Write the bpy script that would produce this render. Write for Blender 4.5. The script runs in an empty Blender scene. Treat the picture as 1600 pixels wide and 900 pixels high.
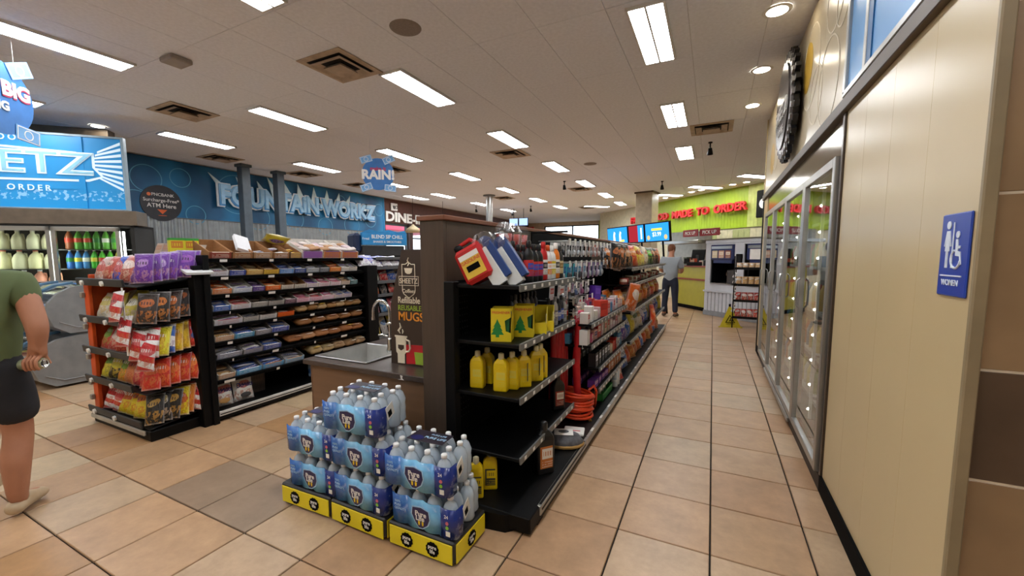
import bpy, bmesh, math, random
from mathutils import Matrix, Vector, Euler
random.seed(7)
sc = bpy.context.scene
col = sc.collection
R = math.radians

# ------------------------------------------------------------------ camera
CAMF, CYAW, CPITCH, CROLL, CPX, CPY = 646.5, 0.4628, -0.09486, -0.00456, 790.42, 463.24
_f = Vector((-math.sin(CYAW)*math.cos(CPITCH), math.cos(CYAW)*math.cos(CPITCH), math.sin(CPITCH)))
_r = Vector((math.cos(CYAW), math.sin(CYAW), 0)); _u = _r.cross(_f)
_r2 = _r*math.cos(CROLL) + _u*math.sin(CROLL); _u2 = -_r*math.sin(CROLL) + _u*math.cos(CROLL)
cd = bpy.data.cameras.new('camera'); cam = bpy.data.objects.new('camera', cd); col.objects.link(cam)
cd.sensor_fit = 'HORIZONTAL'; cd.sensor_width = 36.0; cd.lens = CAMF*36.0/1600.0
cd.shift_x = (800-CPX)/1600.0; cd.shift_y = (CPY-450)/1600.0
cd.clip_start = 0.05; cd.clip_end = 200
m3 = Matrix((_r2, _u2, -_f)).transposed()
cam.matrix_world = Matrix.Translation((0, 0, 1.5)) @ m3.to_4x4()
sc.camera = cam

# ------------------------------------------------------------------ world / exposure
w = bpy.data.worlds.new('world'); sc.world = w; w.use_nodes = True
bg = w.node_tree.nodes['Background']; bg.inputs[0].default_value = (0.86, 0.93, 1.0, 1); bg.inputs[1].default_value = 2.2
sc.view_settings.view_transform = 'Standard'; sc.view_settings.look = 'None'
sc.view_settings.gamma = 1.0; sc.view_settings.use_curve_mapping = False
sc.view_settings.exposure = 0.95
LIGHT = 17.0          # troffer lens emission
DOWN = 22.0           # round downlights

# ------------------------------------------------------------------ helpers
def H(h, a=1.0):
    h = h.lstrip('#'); c = [int(h[i:i+2], 16)/255 for i in (0, 2, 4)]
    return tuple((v/12.92 if v <= .04045 else ((v+.055)/1.055)**2.4) for v in c) + (a,)

class NT:
    def __init__(s, m):
        m.use_nodes = True; s.t = m.node_tree; s.t.nodes.clear(); s.n = s.t.nodes; s.l = s.t.links
    def node(s, ty, **k):
        n = s.n.new(ty)
        for a, v in k.items(): setattr(n, a, v)
        return n
    def put(s, sock, v):
        if v is None: return
        if hasattr(v, 'is_linked'): s.l.new(v, sock)
        elif isinstance(v, (tuple, list)) and len(v) == 3 and sock.type == 'RGBA': sock.default_value = (*v, 1)
        else: sock.default_value = v
    def m(s, op, a, b=None, c=None):
        n = s.node('ShaderNodeMath', operation=op); s.put(n.inputs[0], a); s.put(n.inputs[1], b); s.put(n.inputs[2], c); return n.outputs[0]
    def mix(s, f, a, b, mode='MIX'):
        n = s.node('ShaderNodeMix', data_type='RGBA', blend_type=mode); s.put(n.inputs[0], f); s.put(n.inputs[6], a); s.put(n.inputs[7], b); return n.outputs[2]
    def noise(s, scale, detail=3, co=None, rough=.5):
        n = s.node('ShaderNodeTexNoise'); n.inputs['Scale'].default_value = scale; n.inputs['Detail'].default_value = detail; n.inputs['Roughness'].default_value = rough
        if co is not None: s.l.new(co, n.inputs['Vector'])
        return n.outputs['Fac']
    def co(s, k): return s.node('ShaderNodeTexCoord').outputs[k]
    def xyz(s, v):
        n = s.node('ShaderNodeSeparateXYZ'); s.l.new(v, n.inputs[0]); return n.outputs
    def ocol(s): return s.node('ShaderNodeObjectInfo').outputs['Color']
    def orand(s): return s.node('ShaderNodeObjectInfo').outputs['Random']
    def attr(s, nm): return s.node('ShaderNodeAttribute', attribute_type='OBJECT', attribute_name=nm).outputs['Color']
    def attrf(s, nm): return s.node('ShaderNodeAttribute', attribute_type='OBJECT', attribute_name=nm).outputs['Fac']
    def ramp(s, f, lo, hi):
        n = s.node('ShaderNodeMapRange'); s.put(n.inputs[0], f); n.inputs[1].default_value = lo; n.inputs[2].default_value = hi; return n.outputs[0]
    def out(s, color, rough=.5, metal=0., bump=None, bstr=.2, bdist=.01, alpha=None, trans=None, emis=None, es=0., spec=.5):
        p = s.node('ShaderNodeBsdfPrincipled'); s.put(p.inputs['Base Color'], color); s.put(p.inputs['Roughness'], rough); s.put(p.inputs['Metallic'], metal)
        p.inputs['Specular IOR Level'].default_value = spec
        if bump is not None:
            b = s.node('ShaderNodeBump'); b.inputs['Strength'].default_value = bstr; b.inputs['Distance'].default_value = bdist
            s.l.new(bump, b.inputs['Height']); s.l.new(b.outputs[0], p.inputs['Normal'])
        if alpha is not None: s.put(p.inputs['Alpha'], alpha)
        if emis is not None: s.put(p.inputs['Emission Color'], emis); p.inputs['Emission Strength'].default_value = es
        o = s.node('ShaderNodeOutputMaterial'); s.l.new(p.outputs[0], o.inputs[0]); return p

MATS = {}
def mat(name, c, rough=.5, metal=0., var=.12, scale=8., bump=0., spec=.5, stretch=None):
    """plain procedural surface: colour with noise variation"""
    if name in MATS: return MATS[name]
    m = bpy.data.materials.new(name); t = NT(m); co = t.co('Object')
    if isinstance(c, str): c = H(c)
    if stretch:
        mp = t.node('ShaderNodeMapping'); mp.inputs['Scale'].default_value = stretch; t.l.new(co, mp.inputs[0]); co = mp.outputs[0]
    n = t.noise(scale, 4, co)
    dark = tuple(v*(1-var) for v in c[:3]); lite = tuple(min(1, v*(1+var)) for v in c[:3])
    t.out(t.mix(t.ramp(n, .3, .7), dark, lite), rough, metal, n if bump else None, bump, .004, spec=spec)
    MATS[name] = m; return m
def omat(name, rough=.4, metal=0., var=.1, scale=10., bump=0., spec=.5):
    """procedural surface whose colour is the object's own colour"""
    if name in MATS: return MATS[name]
    m = bpy.data.materials.new(name); t = NT(m); n = t.noise(scale, 3, t.co('Object'))
    t.out(t.mix(1., t.ocol(), t.mix(n, (1-var,)*3, (1+var*.3,)*3), 'MULTIPLY'), rough, metal, n if bump else None, bump, .004, spec=spec)
    MATS[name] = m; return m
def emat(name, c, s):
    if name in MATS: return MATS[name]
    m = bpy.data.materials.new(name); t = NT(m); e = t.node('ShaderNodeEmission')
    e.inputs[0].default_value = H(c) if isinstance(c, str) else (*c[:3], 1); e.inputs[1].default_value = s
    o = t.node('ShaderNodeOutputMaterial'); t.l.new(e.outputs[0], o.inputs[0]); MATS[name] = m; return m
def gmat(name, tint, ior=1.5, rough=.02, boost=0.):
    """thin glass or clear film: see-through with fresnel reflection"""
    if name in MATS: return MATS[name]
    m = bpy.data.materials.new(name); t = NT(m)
    tr = t.node('ShaderNodeBsdfTransparent'); tr.inputs[0].default_value = (*tint[:3], 1)
    gl = t.node('ShaderNodeBsdfGlossy'); gl.inputs['Roughness'].default_value = rough; gl.inputs[0].default_value = (1, 1, 1, 1)
    fr = t.node('ShaderNodeFresnel'); fr.inputs[0].default_value = ior
    f = t.m('MULTIPLY', t.m('ADD', fr.outputs[0], boost), t.m('SUBTRACT', 1., t.node('ShaderNodeNewGeometry').outputs['Backfacing']))
    mx = t.node('ShaderNodeMixShader'); t.l.new(f, mx.inputs[0]); t.l.new(tr.outputs[0], mx.inputs[1]); t.l.new(gl.outputs[0], mx.inputs[2])
    o = t.node('ShaderNodeOutputMaterial'); t.l.new(mx.outputs[0], o.inputs[0]); MATS[name] = m; return m

class MB:
    def __init__(s): s.v = []; s.f = []; s.mi = []; s.sm = []
    def add(s, vs, fs, m=0, sm=False, M=None):
        b = len(s.v)
        s.v += [tuple(M @ Vector(p)) if M else tuple(p) for p in vs]
        for f in fs: s.f.append(tuple(b+i for i in f)); s.mi.append(m); s.sm.append(sm)
        return s
    def box(s, x0, x1, y0, y1, z0, z1, m=0, M=None):
        vs = [(x, y, z) for z in (z0, z1) for y in (y0, y1) for x in (x0, x1)]
        return s.add(vs, [(0, 2, 3, 1), (4, 5, 7, 6), (0, 1, 5, 4), (2, 6, 7, 3), (0, 4, 6, 2), (1, 3, 7, 5)], m, False, M)
    def cbox(s, x0, x1, y0, y1, z0, z1, c=.005, m=0, M=None, sm=False):
        """box with chamfered edges"""
        c = min(c, (x1-x0)*.49, (y1-y0)*.49, (z1-z0)*.49)
        V = []; idx = {}
        for ix, (xa, xs) in enumerate(((x0, 1), (x1, -1))):
            for iy, (ya, ys) in enumerate(((y0, 1), (y1, -1))):
                for iz, (za, zs) in enumerate(((z0, 1), (z1, -1))):
                    for ax in range(3):
                        p = [xa+c*xs, ya+c*ys, za+c*zs]; p[ax] = (xa, ya, za)[ax]
                        idx[ix, iy, iz, ax] = len(V); V.append(p)
        F = []
        for ax in range(3):
            o = [a for a in range(3) if a != ax]
            for k in (0, 1):
                q = []
                for (i, j) in ((0, 0), (1, 0), (1, 1), (0, 1)):
                    t = [0, 0, 0]; t[ax] = k; t[o[0]] = i; t[o[1]] = j; q.append(idx[(*t, ax)])
                F.append(q)
            for i in (0, 1):
                for j in (0, 1):
                    a = [0, 0, 0]; a[o[0]] = i; a[o[1]] = j; b = a[:]; b[ax] = 1
                    F.append([idx[(*a, o[0])], idx[(*a, o[1])], idx[(*b, o[1])], idx[(*b, o[0])]])
        for i in (0, 1):
            for j in (0, 1):
                for k in (0, 1): F.append([idx[i, j, k, 0], idx[i, j, k, 1], idx[i, j, k, 2]])
        ctr = Vector(((x0+x1)/2, (y0+y1)/2, (z0+z1)/2)); G = []
        for f in F:
            p = [Vector(V[i]) for i in f]; n = (p[1]-p[0]).cross(p[2]-p[0]); mid = sum(p, Vector())/len(p)
            G.append(tuple(f) if n.dot(mid-ctr) > 0 else tuple(reversed(f)))
        return s.add(V, G, m, sm, M)
    def cyl(s, p0, p1, r0, r1=None, n=12, m=0, cap=True, M=None):
        r1 = r0 if r1 is None else r1; p0 = Vector(p0); p1 = Vector(p1); d = (p1-p0).normalized()
        a = d.orthogonal().normalized(); b = d.cross(a); vs = []
        for k in range(n):
            t = 2*math.pi*k/n; o = a*math.cos(t)+b*math.sin(t); vs += [p0+o*r0, p1+o*r1]
        s.add(vs, [(2*k, 2*((k+1) % n), 2*((k+1) % n)+1, 2*k+1) for k in range(n)], m, True, M)
        if cap:
            s.add(vs, [tuple(2*k for k in reversed(range(n))), tuple(2*k+1 for k in range(n))], m, False, M)
        return s
    def lathe(s, prof, n=16, m=0, M=None, cap=True, sx=1., sy=1.):
        vs = []; N = len(prof)
        for k in range(n):
            t = 2*math.pi*k/n
            for r, z in prof: vs.append((r*math.cos(t)*sx, r*math.sin(t)*sy, z))
        fs = [(k*N+j, ((k+1) % n)*N+j, ((k+1) % n)*N+j+1, k*N+j+1) for k in range(n) for j in range(N-1)]
        s.add(vs, fs, m, True, M)
        if cap: s.add(vs, [tuple(k*N for k in reversed(range(n))), tuple(k*N+N-1 for k in range(n))], m, False, M)
        return s
    def tube(s, pts, r, n=8, m=0, M=None, closed=False):
        pts = [Vector(p) for p in pts]; vs = []; L = len(pts); a = None
        for i, p in enumerate(pts):
            d = (pts[min(i+1, L-1)]-pts[max(i-1, 0)]).normalized()
            if a is None: a = d.orthogonal().normalized()
            a = (a-d*a.dot(d)).normalized(); b = d.cross(a); rr = r[i] if isinstance(r, (list, tuple)) else r
            vs += [p+(a*math.cos(2*math.pi*k/n)+b*math.sin(2*math.pi*k/n))*rr for k in range(n)]
        fs = [(i*n+k, i*n+(k+1) % n, (i+1)*n+(k+1) % n, (i+1)*n+k) for i in range(L-1) for k in range(n)]
        s.add(vs, fs, m, True, M)
        return s.add(vs, [tuple(reversed(range(n))), tuple((L-1)*n+k for k in range(n))], m, False, M)
    def prism(s, poly, z0, z1, m=0, M=None, ms=None):
        n = len(poly); A = sum(poly[i][0]*poly[(i+1) % n][1]-poly[(i+1) % n][0]*poly[i][1] for i in range(n))
        if A < 0: poly = list(reversed(poly))
        vs = [(x, y, z0) for x, y in poly]+[(x, y, z1) for x, y in poly]
        s.add(vs, [tuple(reversed(range(n))), tuple(range(n, 2*n))], m, False, M)
        return s.add(vs, [(i, (i+1) % n, n+(i+1) % n, n+i) for i in range(n)], m if ms is None else ms, False, M)
    def mesh(s, name, mats):
        me = bpy.data.meshes.new(name); me.from_pydata(s.v, [], s.f); me.update()
        for m in mats: me.materials.append(m)
        me.polygons.foreach_set('material_index', s.mi); me.polygons.foreach_set('use_smooth', s.sm)
        return me

def tag(o, label=None, cat=None, group=None, kind=None):
    if label: o['label'] = label
    if cat: o['category'] = cat
    if group: o['group'] = group
    if kind: o['kind'] = kind
    return o
def put(name, me, parent=None, loc=(0, 0, 0), rot=(0, 0, 0), scale=(1, 1, 1), color=None, c2=None, **props):
    o = bpy.data.objects.new(name, me); col.objects.link(o)
    o.location = loc; o.rotation_euler = rot; o.scale = scale
    if parent: o.parent = parent
    if color is not None: o.color = H(color) if isinstance(color, str) else (*color[:3], 1)
    if c2 is not None: o['c2'] = list((H(c2) if isinstance(c2, str) else c2)[:3])
    for k, v in props.items(): o[k] = v
    return o
def build(name, mb, mats, parent=None, **k):
    return put(name, mb.mesh(name, mats if isinstance(mats, (list, tuple)) else [mats]), parent, **k)
def thing(name, label, cat, loc=(0, 0, 0), rot=(0, 0, 0), group=None):
    if not isinstance(rot, tuple): rot = (0, 0, rot)
    return tag(put(name, None, None, loc, rot), label, cat, group)
def struct(o): o['kind'] = 'structure'; return o
def ordn(i): return ('first', 'second', 'third', 'fourth', 'fifth', 'sixth', 'seventh', 'eighth', 'ninth', 'tenth', 'eleventh', 'twelfth', 'thirteenth', 'fourteenth', 'fifteenth', 'sixteenth', 'seventeenth', 'eighteenth', 'nineteenth', 'twentieth')[i]

def tmesh(s, size=1., ext=.01, bold=.0, mats=(), align='CENTER', space=1., sx=1., res=3):
    """lettering as a mesh in local XY, facing +Z, centred on its baseline"""
    cu = bpy.data.curves.new('lettering', 'FONT'); cu.body = s; cu.size = size; cu.extrude = ext; cu.offset = bold*size
    cu.align_x = align; cu.space_character = space; cu.resolution_u = res
    o = bpy.data.objects.new('lettering', cu); col.objects.link(o); bpy.context.view_layer.update()
    me = bpy.data.meshes.new_from_object(o.evaluated_get(bpy.context.evaluated_depsgraph_get()))
    bpy.data.objects.remove(o); bpy.data.curves.remove(cu)
    for v in me.vertices: v.co.x *= sx
    me.materials.clear()
    for m in mats: me.materials.append(m)
    return me
UP = R(90)    # text in local XY stood upright to face local -Y

def text(s, size, parent, loc, m, ext=.004, bold=.0, rot=(UP, 0, 0), name='lettering', **k):
    return put(name, tmesh(s, size, ext, bold, [m], **k), parent, loc, rot)
def wallrot(rz): return (UP, 0, rz)

def skin(name, verts, edges, radii, mats, sub=2, root=0):
    me = bpy.data.meshes.new(name); me.from_pydata(verts, edges, []); o = bpy.data.objects.new(name, me); col.objects.link(o)
    md = o.modifiers.new('s', 'SKIN'); md.use_smooth_shade = True
    for i, d in enumerate(me.skin_vertices[0].data):
        r = radii[i]; d.radius = r if isinstance(r, tuple) else (r, r); d.use_root = (i == root)
    s2 = o.modifiers.new('u', 'SUBSURF'); s2.levels = sub
    bpy.context.view_layer.update()
    out = bpy.data.meshes.new_from_object(o.evaluated_get(bpy.context.evaluated_depsgraph_get()))
    bpy.data.objects.remove(o); bpy.data.meshes.remove(me)
    out.materials.clear()
    for m in mats: out.materials.append(m)
    for p in out.polygons: p.use_smooth = True
    return out

# ------------------------------------------------------------------ shared materials
BLACK = mat('black_metal', '060607', .5, 0, .15, spec=.2)
BLACKM = mat('matte_black', '040405', .8, 0, .15, spec=.1)
DARKG = mat('dark_grey_plastic', '2e2f30', .5)
WHITE = mat('white_plastic', 'e8e6e2', .45, 0, .04)
TAGW = mat('white_tag', 'e6e4de', .6, 0, .06)
STEEL = mat('brushed_steel', 'a8a8a6', .28, 1., .08, 20, 0, .5, (1, 1, 12))
ALU = mat('aluminium', 'b4b4b2', .35, .9, .06)
CHROME = mat('chrome', 'd0d0d0', .1, 1., .03)
GREYM = mat('grey_paint', '6b7073', .5, .2)
NAVY = mat('navy_print', '1d2266', .4)
REDP = mat('red_print', 'c4202a', .4)
GREENP = mat('green_print', '17803a', .45)
YELP = mat('yellow_print', 'e8c617', .4)
CARD = mat('cardboard', '9a6d42', .85, 0, .1)
def pack_mat():
    m = bpy.data.materials.new('printed_bag'); t = NT(m); g = t.xyz(t.co('Generated')); x, y, z = g[0], g[1], g[2]
    n = t.noise(5, 3, t.co('Generated')); n2 = t.noise(6, 3, t.co('Generated'))
    base = t.ocol(); c2 = t.attr('c2')
    st = t.attrf('st')
    # horizontal stripes where the bag asks for them
    s = t.m('GREATER_THAN', t.m('SINE', t.m('MULTIPLY', t.m('ADD', z, t.m('MULTIPLY', x, .15)), st)), 0.)
    s = t.m('MULTIPLY', s, t.m('GREATER_THAN', st, .5))
    c = t.mix(s, base, c2)
    rn = t.orand(); rn2 = t.m('FRACT', t.m('MULTIPLY', rn, 7.31)); ex = t.m('DIVIDE', t.m('SUBTRACT', x, .5), t.m('ADD', .26, t.m('MULTIPLY', rn, .24))); ez = t.m('DIVIDE', t.m('SUBTRACT', t.m('ADD', z, t.m('MULTIPLY', x, t.m('MULTIPLY', t.m('SUBTRACT', rn2, .5), .5))), t.m('ADD', .58, t.m('MULTIPLY', rn2, .14))), t.m('ADD', .09, t.m('MULTIPLY', rn2, .12)))
    ov = t.m('LESS_THAN', t.m('ADD', t.m('MULTIPLY', ex, ex), t.m('MULTIPLY', ez, ez)), t.m('ADD', .6, n))
    fr = t.m('LESS_THAN', y, .5)
    c = t.mix(t.m('MULTIPLY', t.m('MULTIPLY', ov, fr), .85), c, c2)
    lo = t.m('MULTIPLY', t.m('LESS_THAN', z, .42), t.m('GREATER_THAN', n2, .5))
    c = t.mix(t.m('MULTIPLY', lo, .6), c, t.mix(.45, c2, H('c98a3c')[:3]))
    # wordmark streak
    wm = t.m('MULTIPLY', t.m('LESS_THAN', t.m('ABSOLUTE', t.m('SUBTRACT', z, .66)), .05), t.m('GREATER_THAN', t.m('SINE', t.m('MULTIPLY', x, 48.)), -.1))
    wm = t.m('MULTIPLY', wm, t.m('LESS_THAN', t.m('ABSOLUTE', t.m('SUBTRACT', x, .5)), .3))
    c = t.mix(t.m('MULTIPLY', wm, .8), c, t.mix(t.m('GREATER_THAN', rn2, .5), (.03, .02, .03), (.8, .78, .75)))
    sd = t.m('GREATER_THAN', t.m('ABSOLUTE', t.m('SUBTRACT', x, .5)), .43); c = t.mix(t.m('MULTIPLY', sd, .22), c, (.6, .6, .62))
    cr = t.m('GREATER_THAN', t.m('ABSOLUTE', t.m('SUBTRACT', z, .5)), .455)
    c = t.mix(t.m('MULTIPLY', cr, .3), c, (.75, .75, .76))
    bk = t.m('GREATER_THAN', y, .66)
    c = t.mix(t.m('MULTIPLY', bk, .75), c, (.62, .62, .64))
    t.out(c, .3, 0, t.noise(9, 4, t.co('Generated')), .6, .02); return m
BAGM = pack_mat()
def carton_mat():
    m = bpy.data.materials.new('printed_carton'); t = NT(m); g = t.xyz(t.co('Generated')); x, y, z = g[0], g[1], g[2]
    n = t.noise(6, 2, t.co('Generated')); base = t.ocol(); c2 = t.attr('c2')
    inx = t.m('LESS_THAN', t.m('ABSOLUTE', t.m('SUBTRACT', x, .5)), .38)
    pan = t.m('MULTIPLY', inx, t.m('LESS_THAN', t.m('ABSOLUTE', t.m('SUBTRACT', z, .62)), .2))
    c = t.mix(pan, base, c2)
    ln = t.m('MULTIPLY', t.m('GREATER_THAN', t.m('SINE', t.m('MULTIPLY', z, 70.)), .35), t.m('LESS_THAN', z, .36))
    ln = t.m('MULTIPLY', t.m('MULTIPLY', ln, inx), t.m('GREATER_THAN', n, .42))
    c = t.mix(t.m('MULTIPLY', ln, .6), c, c2)
    wm = t.m('MULTIPLY', t.m('LESS_THAN', t.m('ABSOLUTE', t.m('SUBTRACT', z, .62)), .09), t.m('GREATER_THAN', t.m('SINE', t.m('MULTIPLY', x, 40.)), 0.))
    wm = t.m('MULTIPLY', wm, t.m('LESS_THAN', t.m('ABSOLUTE', t.m('SUBTRACT', x, .5)), .3))
    c = t.mix(t.m('MULTIPLY', wm, .8), c, base)
    t.out(c, .45); return m
CARTM = carton_mat()
PLAINO = omat('coloured_plastic', .35)
PAPERO = omat('coloured_paper', .7)
FOODO = omat('baked_food', .6, 0, .45, 14, .5)
CLEAR = gmat('clear_plastic', (.86, .9, .93), 1.35, .12)
CRUMP = gmat('crumpled_film', (.8, .83, .86), 1.5, .2, .12)

# ------------------------------------------------------------------ shared product meshes (front = local -Y, base at z 0, unit sized)
def bag_mesh():
    mb = MB(); nx, nz = 8, 12; vs = []; rnd = random.Random(3)
    for side in (-1, 1):
        for j in range(nz+1):
            v = j/nz
            for i in range(nx+1):
                u = i/nx
                e = (max(0, math.sin(math.pi*min(1, max(0, (v-.05)/.9))))**.45)*(max(0, math.sin(math.pi*u))**.5)
                wv = 1-.07*math.sin(math.pi*v)
                jit = (rnd.random()-.5)*.1*e
                vs.append(((u-.5)*wv, side*(.5*e+jit)+.004*side, v+.0))
    n1 = (nx+1)*(nz+1); fs = []
    for j in range(nz):
        for i in range(nx):
            a = j*(nx+1)+i; fs.append((a, a+1, a+nx+2, a+nx+1)); b = a+n1; fs.append((b, b+nx+1, b+nx+2, b+1))
    for j in range(nz):
        a = j*(nx+1); fs.append((a, a+nx+1, a+n1+nx+1, a+n1)); a += nx; fs.append((a, a+n1, a+n1+nx+1, a+nx+1))
    for i in range(nx):
        fs.append((i, i+n1, i+n1+1, i+1)); a = nz*(nx+1)+i; fs.append((a, a+1, a+n1+1, a+n1))
    return mb.add(vs, fs, 0, True).mesh('bag', [BAGM])
BAG = bag_mesh()
BOXM = MB().cbox(-.5, .5, -.5, .5, 0, 1, .02).mesh('carton', [CARTM])
PBOX = MB().cbox(-.5, .5, -.5, .5, 0, 1, .02).mesh('plain_box', [PAPERO])
def tray_mesh(slope=True):
    """open display tray: low front wall, taller back and sides; outside printed, inside card"""
    mb = MB(); t = .03; fh = .45
    mb.box(-.5, .5, -.5, .5, 0, .04, 1)
    mb.box(-.5, .5, -.5, -.5+t, .0, fh, 0); mb.box(-.5, .5, .5-t, .5, 0, 1, 1)
    for sx in (-1, 1):
        x0, x1 = (-.5, -.5+t) if sx < 0 else (.5-t, .5)
        vs = [(x, y, z) for x in (x0, x1) for y, z in ((-.5, 0), (.5, 0), (.5, 1), (-.5, fh))]
        mb.add(vs, [(0, 3, 2, 1), (4, 5, 6, 7), (0, 1, 5, 4), (1, 2, 6, 5), (2, 3, 7, 6), (3, 0, 4, 7)], 1)
    return mb
TRAYC = tray_mesh().mesh('tray', [CARTM, CARD])
TRAYP = tray_mesh().mesh('tray', [CARTM, mat('grey_card', '7d7a76', .8)])
TRAYW = tray_mesh().mesh('tray', [CARTM, mat('white_card', 'd8d4cc', .7)])
def pillow_mesh(m):
    """flow-wrapped bar lying down: flat crimped ends along X"""
    mb = MB(); nx, na = 10, 8; vs = []
    for i in range(nx+1):
        u = i/nx; e = 1 if .1 < u < .9 else (.15 if u in (0, 1) else .8)
        for k in range(na):
            a = 2*math.pi*k/na; vs.append((u-.5, .5*math.cos(a)*(.9+.1*e), .5+.5*math.sin(a)*e))
    fs = [(i*na+k, (i+1)*na+k, (i+1)*na+(k+1) % na, i*na+(k+1) % na) for i in range(nx) for k in range(na)]
    fs += [tuple(range(na)), tuple(reversed([nx*na+k for k in range(na)]))]
    return mb.add(vs, fs, 0, True).mesh('bar', [m])
BAR = pillow_mesh(BAGM)
LOAF = pillow_mesh(FOODO)
CAN = MB().lathe([(.0, 0), (.44, 0), (.5, .04), (.5, .9), (.42, .97), (.42, 1), (0, 1)], 14, cap=False).mesh('can', [CARTM])
# ================================================================== SETTING
ZC = 3.53; ZW = 3.6; XR = .67; XL = -10.2; YF = 23.6; YB = -3.0
# ---- floor
tl = bpy.data.materials.new('floor_tile'); t = NT(tl); co = t.co('Object')
mp = t.node('ShaderNodeVectorMath', operation='ADD'); t.l.new(co, mp.inputs[0])
cmb = t.node('ShaderNodeCombineXYZ'); rr = t.orand(); t.l.new(t.m('MULTIPLY', rr, 37.), cmb.inputs[0]); t.l.new(t.m('MULTIPLY', rr, 91.), cmb.inputs[1]); t.l.new(cmb.outputs[0], mp.inputs[1])
n1 = t.noise(5, 6, mp.outputs[0], .6); n2 = t.noise(24, 5, mp.outputs[0], .65)
c = t.mix(1., t.ocol(), t.mix(t.ramp(n1, .3, .7), (.82, .80, .77), (1.1, 1.08, 1.05)), 'MULTIPLY')
c = t.mix(1., c, t.mix(t.ramp(n2, .3, .7), (.92, .91, .9), (1.05, 1.05, 1.05)), 'MULTIPLY')
t.out(c, t.mix(n2, (.3,)*3, (.46,)*3), 0, n2, .12, .004)
MATS['tile'] = tl
ts = bpy.data.materials.new('floor_tile_far'); t = NT(ts); n1 = t.noise(4, 6, t.co('Object'), .6)
rn = t.node('ShaderNodeNewGeometry').outputs['Random Per Island']
c = t.mix(rn, H('ae8d6e')[:3], H('bfa080')[:3]); c = t.mix(1., c, t.mix(t.ramp(n1, .3, .7), (.84, .82, .8), (1.08,)*3), 'MULTIPLY'); t.out(c, .38)
fl = struct(build('floor', MB().box(XL, 4, YB, 26, -.1, -.012), mat('grout', '120d0a', .9)))
TX, TY = .4575, .468; X0, Y0 = .043, 2.207; g = .0042
tm = MB().cbox(-TX/2+g, TX/2-g, -TY/2+g, TY/2-g, -.02, 0, .003).mesh('tile', [tl])
cells = []
for i in range(-23, 9):
    for j in range(-11, 51):
        x = X0+(i+.5)*TX; y = Y0+(j+.5)*TY
        if x < XL+.1 or x > 3.9: continue
        v = Vector((x, y, -1.5)); dz = v.dot(_f); sx = v.dot(_r2); sy = v.dot(_u2)
        infr = dz > .3 and -860 < CAMF*sx/dz < 870 and -520 < CAMF*sy/dz < 520
        hid = (-1.42 < x < -1.0 and y > 2.2) or (-4.95 < x < -4.2 and 1.9 < y < 9) or (x > .95) or (-2.6 < x < -1.4 and y > 2.3) or (x < -5.2 and y > 3.2) or (-4 < x < -1.4 and y > 5) or (x < -1.2 and y > 6)
        cells.append((0 if infr and not hid else 1, v.length, x, y))
cells.sort()
rt = random.Random(11); far = MB()
PAL = ['b8997a', 'b39372', 'bd9f82', 'b08d6c', 'ba9876', 'b69d80', 'bea386']
for k, (h_, d, x, y) in enumerate(cells):
    if k < 300:
        c = PAL[rt.randrange(len(PAL))]
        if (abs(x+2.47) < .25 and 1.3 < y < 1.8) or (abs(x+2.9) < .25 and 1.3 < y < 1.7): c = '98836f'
        if x < -1.5: c = {'b8997a': 'b39270', 'bd9f82': 'bfa888', 'b39372': 'b08a62'}.get(c, c)
        put('tile', tm, fl, (x, y, 0), color=c)
    else: far.box(x-TX/2+g, x+TX/2-g, y-TY/2+g, y+TY/2-g, -.02, 0)
tag(build('tile_field', far, ts, fl), kind='stuff')

# ---- ceiling
ce = struct(build('ceiling', MB().box(XL-.3, 4.2, YB-.3, 26, ZC+.012, ZC+.15), mat('ceiling_joint', 'aaa29e', .9)))
cm = mat('ceiling_panel', 'e6e8ee', .9, 0, .05, 30, .08)
pw, pl = .61, 1.22
pm = MB().cbox(-pw/2+.0015, pw/2-.0015, -pl/2+.002, pl/2-.002, 0, .015, .002).mesh('ceiling_panel', [cm])
pc = []
for i in range(-17, 7):
    for j in range(-6, 18):
        x = -.57+i*pw; y = 4.22+j*pl
        if x < XL+.31 or x > 3.7 or y > 25: continue
        v = Vector((x, y, 2.0)); dz = v.dot(_f); sx = v.dot(_r2); sy = v.dot(_u2)
        infr = dz > .3 and -900 < CAMF*sx/dz < 900 and -50 < CAMF*sy/dz < 560 and x < .9
        pc.append((0 if infr else 1, v.length, x, y))
pc.sort(); farc = MB()
for k, (h_, d, x, y) in enumerate(pc):
    if k < 220: put('ceiling_panel', pm, ce, (x, y, ZC+(.0 if (k*7) % 9 else .003)))
    else: farc.box(x-pw/2+.0015, x+pw/2-.0015, y-pl/2+.002, y+pl/2-.002, ZC, ZC+.014)
tag(build('ceiling_panel_field', farc, cm, ce), kind='stuff')

# ---- troffer lights
LENS = emat('lamp_lens', (.96, .98, 1.0), LIGHT)
FRAMEW = mat('lamp_frame', 'd8d6d2', .5, 0, .03)
lf = MB(); lf.box(-.155, -.135, -.53, .53, -.025, 0); lf.box(.135, .155, -.53, .53, -.025, 0)
lf.box(-.155, .155, -.55, -.53, -.025, 0); lf.box(-.155, .155, .53, .55, -.025, 0); lf.box(-.009, .009, -.53, .53, -.024, 0); lf.box(-.155, .155, -.53, .53, -.006, 0)
LFM = lf.mesh('light_frame', [FRAMEW]); LLM = MB().box(-.063, .063, -.525, .525, -.02, -.008).mesh('light_lens', [LENS])
def troffer(x, y, rz, label):
    o = thing('ceiling_light', label, 'ceiling light', (x, y, ZC), rz, 'troffer lights in the ceiling')
    put('frame', LFM, o); put('lens', LLM, o, (-.072, 0, 0)); put('lens', LLM, o, (.072, 0, 0))
LX = (-.57, -3.235, -5.63, -8.0); LN = ('column beside the cooler wall', 'column over the brown partition', 'column over the candy gondola', 'column nearest the blue wall')
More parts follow.
